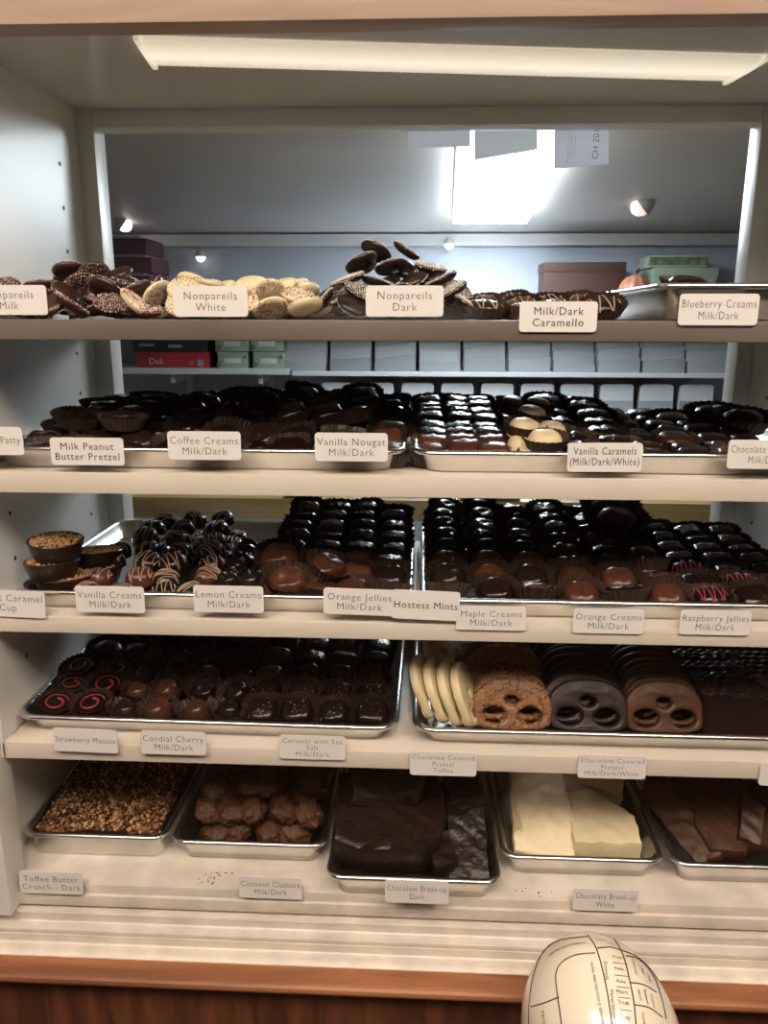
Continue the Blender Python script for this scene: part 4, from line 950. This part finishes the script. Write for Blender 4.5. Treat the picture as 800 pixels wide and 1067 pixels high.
for k, p_ in enumerate(px):
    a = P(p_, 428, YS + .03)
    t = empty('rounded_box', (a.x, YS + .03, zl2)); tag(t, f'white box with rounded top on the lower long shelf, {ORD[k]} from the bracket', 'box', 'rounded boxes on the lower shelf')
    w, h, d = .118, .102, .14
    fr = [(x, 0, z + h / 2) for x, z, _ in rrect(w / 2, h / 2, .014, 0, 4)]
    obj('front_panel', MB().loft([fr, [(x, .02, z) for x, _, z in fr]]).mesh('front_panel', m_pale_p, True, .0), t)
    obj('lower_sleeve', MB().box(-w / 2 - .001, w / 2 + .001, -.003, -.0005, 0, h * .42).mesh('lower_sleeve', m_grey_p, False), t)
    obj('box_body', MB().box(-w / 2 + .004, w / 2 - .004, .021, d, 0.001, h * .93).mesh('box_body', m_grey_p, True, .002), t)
# things above the folded boxes, seen over the topmost shelf
zt = shelf_back(95, 790, 322, YS - .08, 'white wall shelf hidden behind the nonpareils')
def over(px0, px1, py0, m, lab, name, d=.15, y=YS + .05, lid=None, group=None):
    a, b = P(px0, py0, y), P(px1, py0, y); w = b.x - a.x; h = a.z - zt
    t = empty(name, ((a.x + b.x) / 2, y, zt)); tag(t, lab, 'box', group)
    obj('box_body', MB().box(-w / 2, w / 2, 0, d, .0005, h * .9).mesh('box_body', m, True, .003), t)
    obj('lid', MB().box(-w / 2 - .003, w / 2 + .003, -.003, d + .003, h * .8, h).mesh('lid', lid or m, True, .003), t)
    return t, w, h
over(568, 652, 273, m_brownb, 'dark brown box on the wall shelf behind the caramels', 'brown_box')
t, w_, h_ = over(682, 748, 279, m_green, 'lower pale green carton behind the blueberry pan', 'green_carton', group='green cartons on the high shelf')
a0 = P(678, 266, YS + .05); b0 = P(738, 266, YS + .05)
t2 = empty('green_carton', ((a0.x + b0.x) / 2, YS + .05, zt + h_ + .001)); tag(t2, 'upper green carton with leafy print behind the blueberry pan', 'box', 'green cartons on the high shelf')
wd = b0.x - a0.x; hh = a0.z - zt - h_ - .001
obj('box_body', MB().box(-wd / 2, wd / 2, 0, .15, 0, hh).mesh('box_body', m_green, True, .002), t2)
obj('print_band', MB().box(-wd / 2 - .0008, wd / 2 + .0008, -.0008, .02, hh * .2, hh * .85).mesh('print_band', mat('leaf_print', (.16, .22, .10), .5, var=.8, vscale=40), False), t2)
# burgundy stack with pale edges
a, b = P(112, 245, YS), P(152, 245, YS)
for k in range(4):
    z0 = zt + k * (a.z - zt) / 4; hh = (a.z - zt) / 4
    t = empty('burgundy_box', ((a.x + b.x) / 2 + .003 * k * (-1) ** k, YS + .02, z0)); tag(t, f'burgundy box with pale lilac edge, {ORD[3 - k]} from top of its stack', 'box', 'burgundy boxes')
    w = b.x - a.x
    obj('box_body', MB().box(-w / 2, w / 2, 0, .2, .0004, hh - .009).mesh('box_body', m_burg, True, .002), t)
    obj('lid_edge', MB().box(-w / 2 - .002, w / 2 - .02, -.004, .2, hh - .0088, hh - .001).mesh('lid_edge', mat('lilac_edge', (.36, .27, .36), .5), False), t)
# round ribbed ornament added in place of a pinkish reflection
p = P(660, 298, YS - .0)
t = empty('reflection_ornament', (p.x, YS - .02, zt)); tag(t, 'round pinkish orange ribbed ornament in place of a reflection, beside the brown box', 'ornament')
mb = MB(); rings = []
for k in range(11):
    th_ = PI * k / 10; rings.append([((.055 * (1 + .05 * math.cos(10 * a))) * max(math.sin(th_), .02) * math.cos(a), (.055 * (1 + .05 * math.cos(10 * a))) * max(math.sin(th_), .02) * math.sin(a), .06 - .06 * math.cos(th_)) for a in [2 * PI * i / 60 for i in range(60)]])
mb.loft(rings); obj('ribbed_body', mb.mesh('ribbed_body', m_ornament, True), t)
obj('stem', MB().tube([(0, 0, .117), (.004, 0, .13), (.012, 0, .138)], .006, 8).mesh('stem', m_brownb, True), t)
# work bench behind the case
t = empty('work_bench', (.55, .62, 0)); tag(t, 'yellowish wooden work bench seen under the second shelf', 'bench')
obj('bench_top', MB().box(-.95, 1.2, 0, .5, 1.135, 1.1755).mesh('bench_top', m_bench, True, .003), t)
for sx in (-.9, 1.14):
    for sy in (.03, .44):
        obj('leg', MB().box(sx, sx + .06, sy, sy + .06, 0, 1.1345).mesh('leg', m_bench, True, .003), t)
cb = empty('price_tag_box', (.612, .63, 1.176)); tag(cb, 'flat cardboard box with handwritten PRICE TAGS on the work bench', 'box')
obj('box_body', MB().box(-.056, .056, 0, .08, .0004, .026).mesh('box_body', m_cardboard, True, .001), cb)
me = text_mesh('lettering', ['PRICE TAGS'], .017, m_ink, 1, .0002, 1)
for v in me.vertices: v.co = (v.co.x * .98, -.0006, v.co.y + .013 + .0008 * math.sin(v.co.x * 300))
obj('lettering', me, cb)
for k, (x0, x1, z, r, lab) in enumerate(((.40, .52, .0, .08, 'white paper sheets lying on the work bench'), (.42, .54, .012, -.05, 'brown folder lying on the paper on the work bench'))):
    t = obj('paper_stack' if k == 0 else 'folder', MB().box(-.06, .06, 0, .2, .0004, .011 if k == 0 else .006).mesh('paper', m_white_p if k == 0 else m_brownb, True, .001), None, ((x0 + x1) / 2, .66, 1.176 + z), (0, 0, r)); tag(t, lab, 'paper')
t = obj('green_strip', MB().box(-.035, .035, 0, .03, .0004, .006).mesh('green_strip', m_green_strip, True, .001), None, (.26, .63, 1.176), (0, 0, .03)); tag(t, 'small flat green strip lying on the work bench', 'tag')  # plain flat green strip on the bench top

# ------------------------------------------------------------------ phrenology head on a stand
HC = Vector((.660, -.182, .827)); HA = (.0745, .092, .098)
hrot = Matrix.Rotation(math.radians(8), 3, 'Z') @ Matrix.Rotation(math.radians(-6), 3, 'Y')
def head_surface(d):
    """point of the skull in direction D (unit, head space)"""
    x, y, z = d
    k = 1 / math.sqrt((x / HA[0]) ** 2 + (y / HA[1]) ** 2 + (z / HA[2]) ** 2)
    return Vector((x * k, y * k, z * k))
hd_ = empty('phrenology_head', (HC.x, HC.y, .60)); tag(hd_, 'glazed white phrenology head with black lines and lettering, in front of the wood ledge', 'ornament')
mb = MB(); rings = []
prof_h = [(-.215, .062, .062), (-.205, .064, .064), (-.19, .050, .050), (-.16, .040, .042), (-.125, .042, .046), (-.105, .050, .060)]
for z, a, b in prof_h:
    rings.append([(a * math.cos(t), b * math.sin(t), z) for t in [2 * PI * k / 48 for k in range(48)]])
for k in range(0, 21):
    lat = math.radians(-46 + (136 - .5) * k / 20)
    ring = []
    for i in range(48):
        t = 2 * PI * i / 48; d = Vector((math.cos(lat) * math.cos(t), math.cos(lat) * math.sin(t), math.sin(lat)))
        p = head_surface(d)
        f = max(0, -math.sin(t))                       # the face looks along the shop
        face = max(0, -d.y)
        if lat < 0: p.y -= .012 * face ** 2
        nz = max(0, 1 - ((p.x) / .012) ** 2) * max(0, 1 - ((p.z + .035) / .028) ** 2)
        if face > .5: p.y -= .022 * nz
        ring.append(tuple(p))
    rings.append(ring)
mb.loft([[tuple(hrot @ Vector(p)) for p in r] for r in rings])
zoff = Vector((0, 0, HC.z - .60))
me = mb.mesh('head', m_porcelain, True, sharp=2.5); me.transform(Matrix.Translation(zoff))
obj('head', me, hd_)
def hit(px, py):
    """where the pixel's line of sight meets the skull (head space)"""
    o = hrot.inverted() @ (CAM - HC); d = hrot.inverted() @ ray(px, py)
    S = Vector((1 / HA[0], 1 / HA[1], 1 / HA[2])); o2 = Vector([a * b for a, b in zip(o, S)]); d2 = Vector([a * b for a, b in zip(d, S)])
    A = d2.dot(d2); B = 2 * o2.dot(d2); Cc = o2.dot(o2) - 1; disc = B * B - 4 * A * Cc
    if disc < 0: t = -B / (2 * A)
    else: t = (-B - math.sqrt(disc)) / (2 * A)
    return (o + d * t).normalized()
def lift(d, e=.0004): return zoff + hrot @ (head_surface(d) + d * e)
def line(pts, r=.0006):
    ds = [hit(*p) for p in pts]; out = []
    for a, b in zip(ds, ds[1:]):
        for k in range(6): out.append(lift(a.lerp(b, k / 6).normalized(), .0001))
    out.append(lift(ds[-1], .0001))
    obj('region_line', MB().tube(out, r, 5).mesh('region_line', m_ink, True, sharp=2), hd_)
def smooth(pts, n=4):
    out = []
    for i in range(len(pts) - 1):
        p0, p1, p2, p3 = [Vector(pts[max(0, min(len(pts) - 1, i + k))]) for k in (-1, 0, 1, 2)]
        for k in range(n):
            t = k / n; out.append(tuple(.5 * ((2 * p1) + (p2 - p0) * t + (2 * p0 - 5 * p1 + 4 * p2 - p3) * t * t + (3 * p1 - p0 - 3 * p2 + p3) * t ** 3)))
    return out + [pts[-1]]
line(smooth([(612, 974), (621, 988), (628, 1012), (634, 1042), (638, 1072), (641, 1100)]))
line(smooth([(640, 979), (649, 995), (656, 1022), (661, 1050), (664, 1090)]))
line(smooth([(552, 1095), (551, 1050), (556, 1015), (566, 992), (582, 980), (612, 976)]))
line(smooth([(620, 993), (600, 995), (585, 1003), (579, 1016), (581, 1038), (584, 1060), (588, 1090)]))
line(smooth([(553, 1049), (567, 1045), (582, 1039)]))
line(smooth([(622, 988), (636, 987), (646, 990), (662, 996), (676, 1008), (686, 1022)]))
line(smooth([(652, 996), (666, 1000), (680, 1016), (688, 1036), (694, 1062)]))
line(smooth([(656, 1024), (670, 1026), (684, 1034)]))
line(smooth([(661, 1047), (676, 1050), (690, 1060)]))
for y in (1003, 1016, 1028, 1039, 1052): line([(638 + (y - 1000) * .15, y), (646 + (y - 1000) * .15, y + 1), (653 + (y - 1000) * .1, y + 1.5)], .0003)
def htext(lines, path, size, gap=1):
    """lettering laid along PATH (two pixels on the skull: start and end of its middle line)"""
    a, b = hit(*path[0]), hit(*path[1])
    pa, pb = head_surface(a), head_surface(b)
    me = text_mesh('lettering', lines, size, m_ink, gap, 0, 1.0)
    xs = [v.co.x for v in me.vertices]; x0, x1 = min(xs), max(xs)
    mid = ((a + b) / 2).normalized(); u = (pb - pa).normalized(); L = (pb - pa).length; up_ = mid.cross(u).normalized(); k = L / (x1 - x0) if x1 - x0 > L else 1
    for v in me.vertices:
        s = ((v.co.x - (x0 + x1) / 2) * k)
        q = (pa + pb) / 2 + u * s + up_ * v.co.y * (k if k < 1 else 1)
        v.co = lift(q.normalized(), .0005)
    obj('lettering', me, hd_)
htext(['MORAL AND RELIGIOUS SENTIMENTS'], [(616, 1003), (630, 1078)], .0066)
htext(['SELFISH SENTIMENTS'], [(572, 996), (611, 983)], .0062)
htext(['PROPEN'], [(565, 1054), (570, 1080)], .006)
htext(['Firmness'], [(630, 1002), (633, 1022)], .0052); htext(['Veneration'], [(637, 1030), (640, 1062)], .0052)
for i, (wd, y) in enumerate((('Hope', 997), ('Faith', 1009), ('Awe', 1022), ('Merit', 1033), ('Truth', 1044), ('Duty', 1059))):
    htext([wd], [(637 + (y - 1000) * .15, y), (651 + (y - 1000) * .1, y + 2)], .0048)
for wd, x, y in (('Conscience', 659, 1000), ('Taste', 667, 1004), ('Order', 674, 1012), ('Mirth', 664, 1029), ('Reason', 671, 1031), ('Colour', 678, 1036), ('Tune', 668, 1053), ('Form', 622, 979), ('Time', 632, 984)):
    htext([wd], [(x, y), (x + 4, y + 16)] if y > 990 else [(x, y), (x + 10, y + 1)], .0044)
st = empty('display_stand', (HC.x, HC.y, 0)); tag(st, 'wooden stand carrying the phrenology head', 'stand')
obj('column', MB().loft([[(r * math.cos(t), r * math.sin(t), z) for t in [2 * PI * k / 32 for k in range(32)]] for r, z in ((.10, .03), (.05, .06), (.035, .12), (.035, .52), (.05, .57), (.05, .589))]).mesh('column', m_woodv, True), st)
obj('foot', MB().box(-.11, .11, -.11, .11, 0, .03).mesh('foot', m_woodv, True, .004), st)
obj('stand_top', MB().loft([[(r * math.cos(t), r * math.sin(t), z) for t in [2 * PI * k / 32 for k in range(32)]] for r, z in ((.075, .5895), (.08, .591), (.08, .600), (.078, .6025))]).mesh('stand_top', m_woodv, True), st)
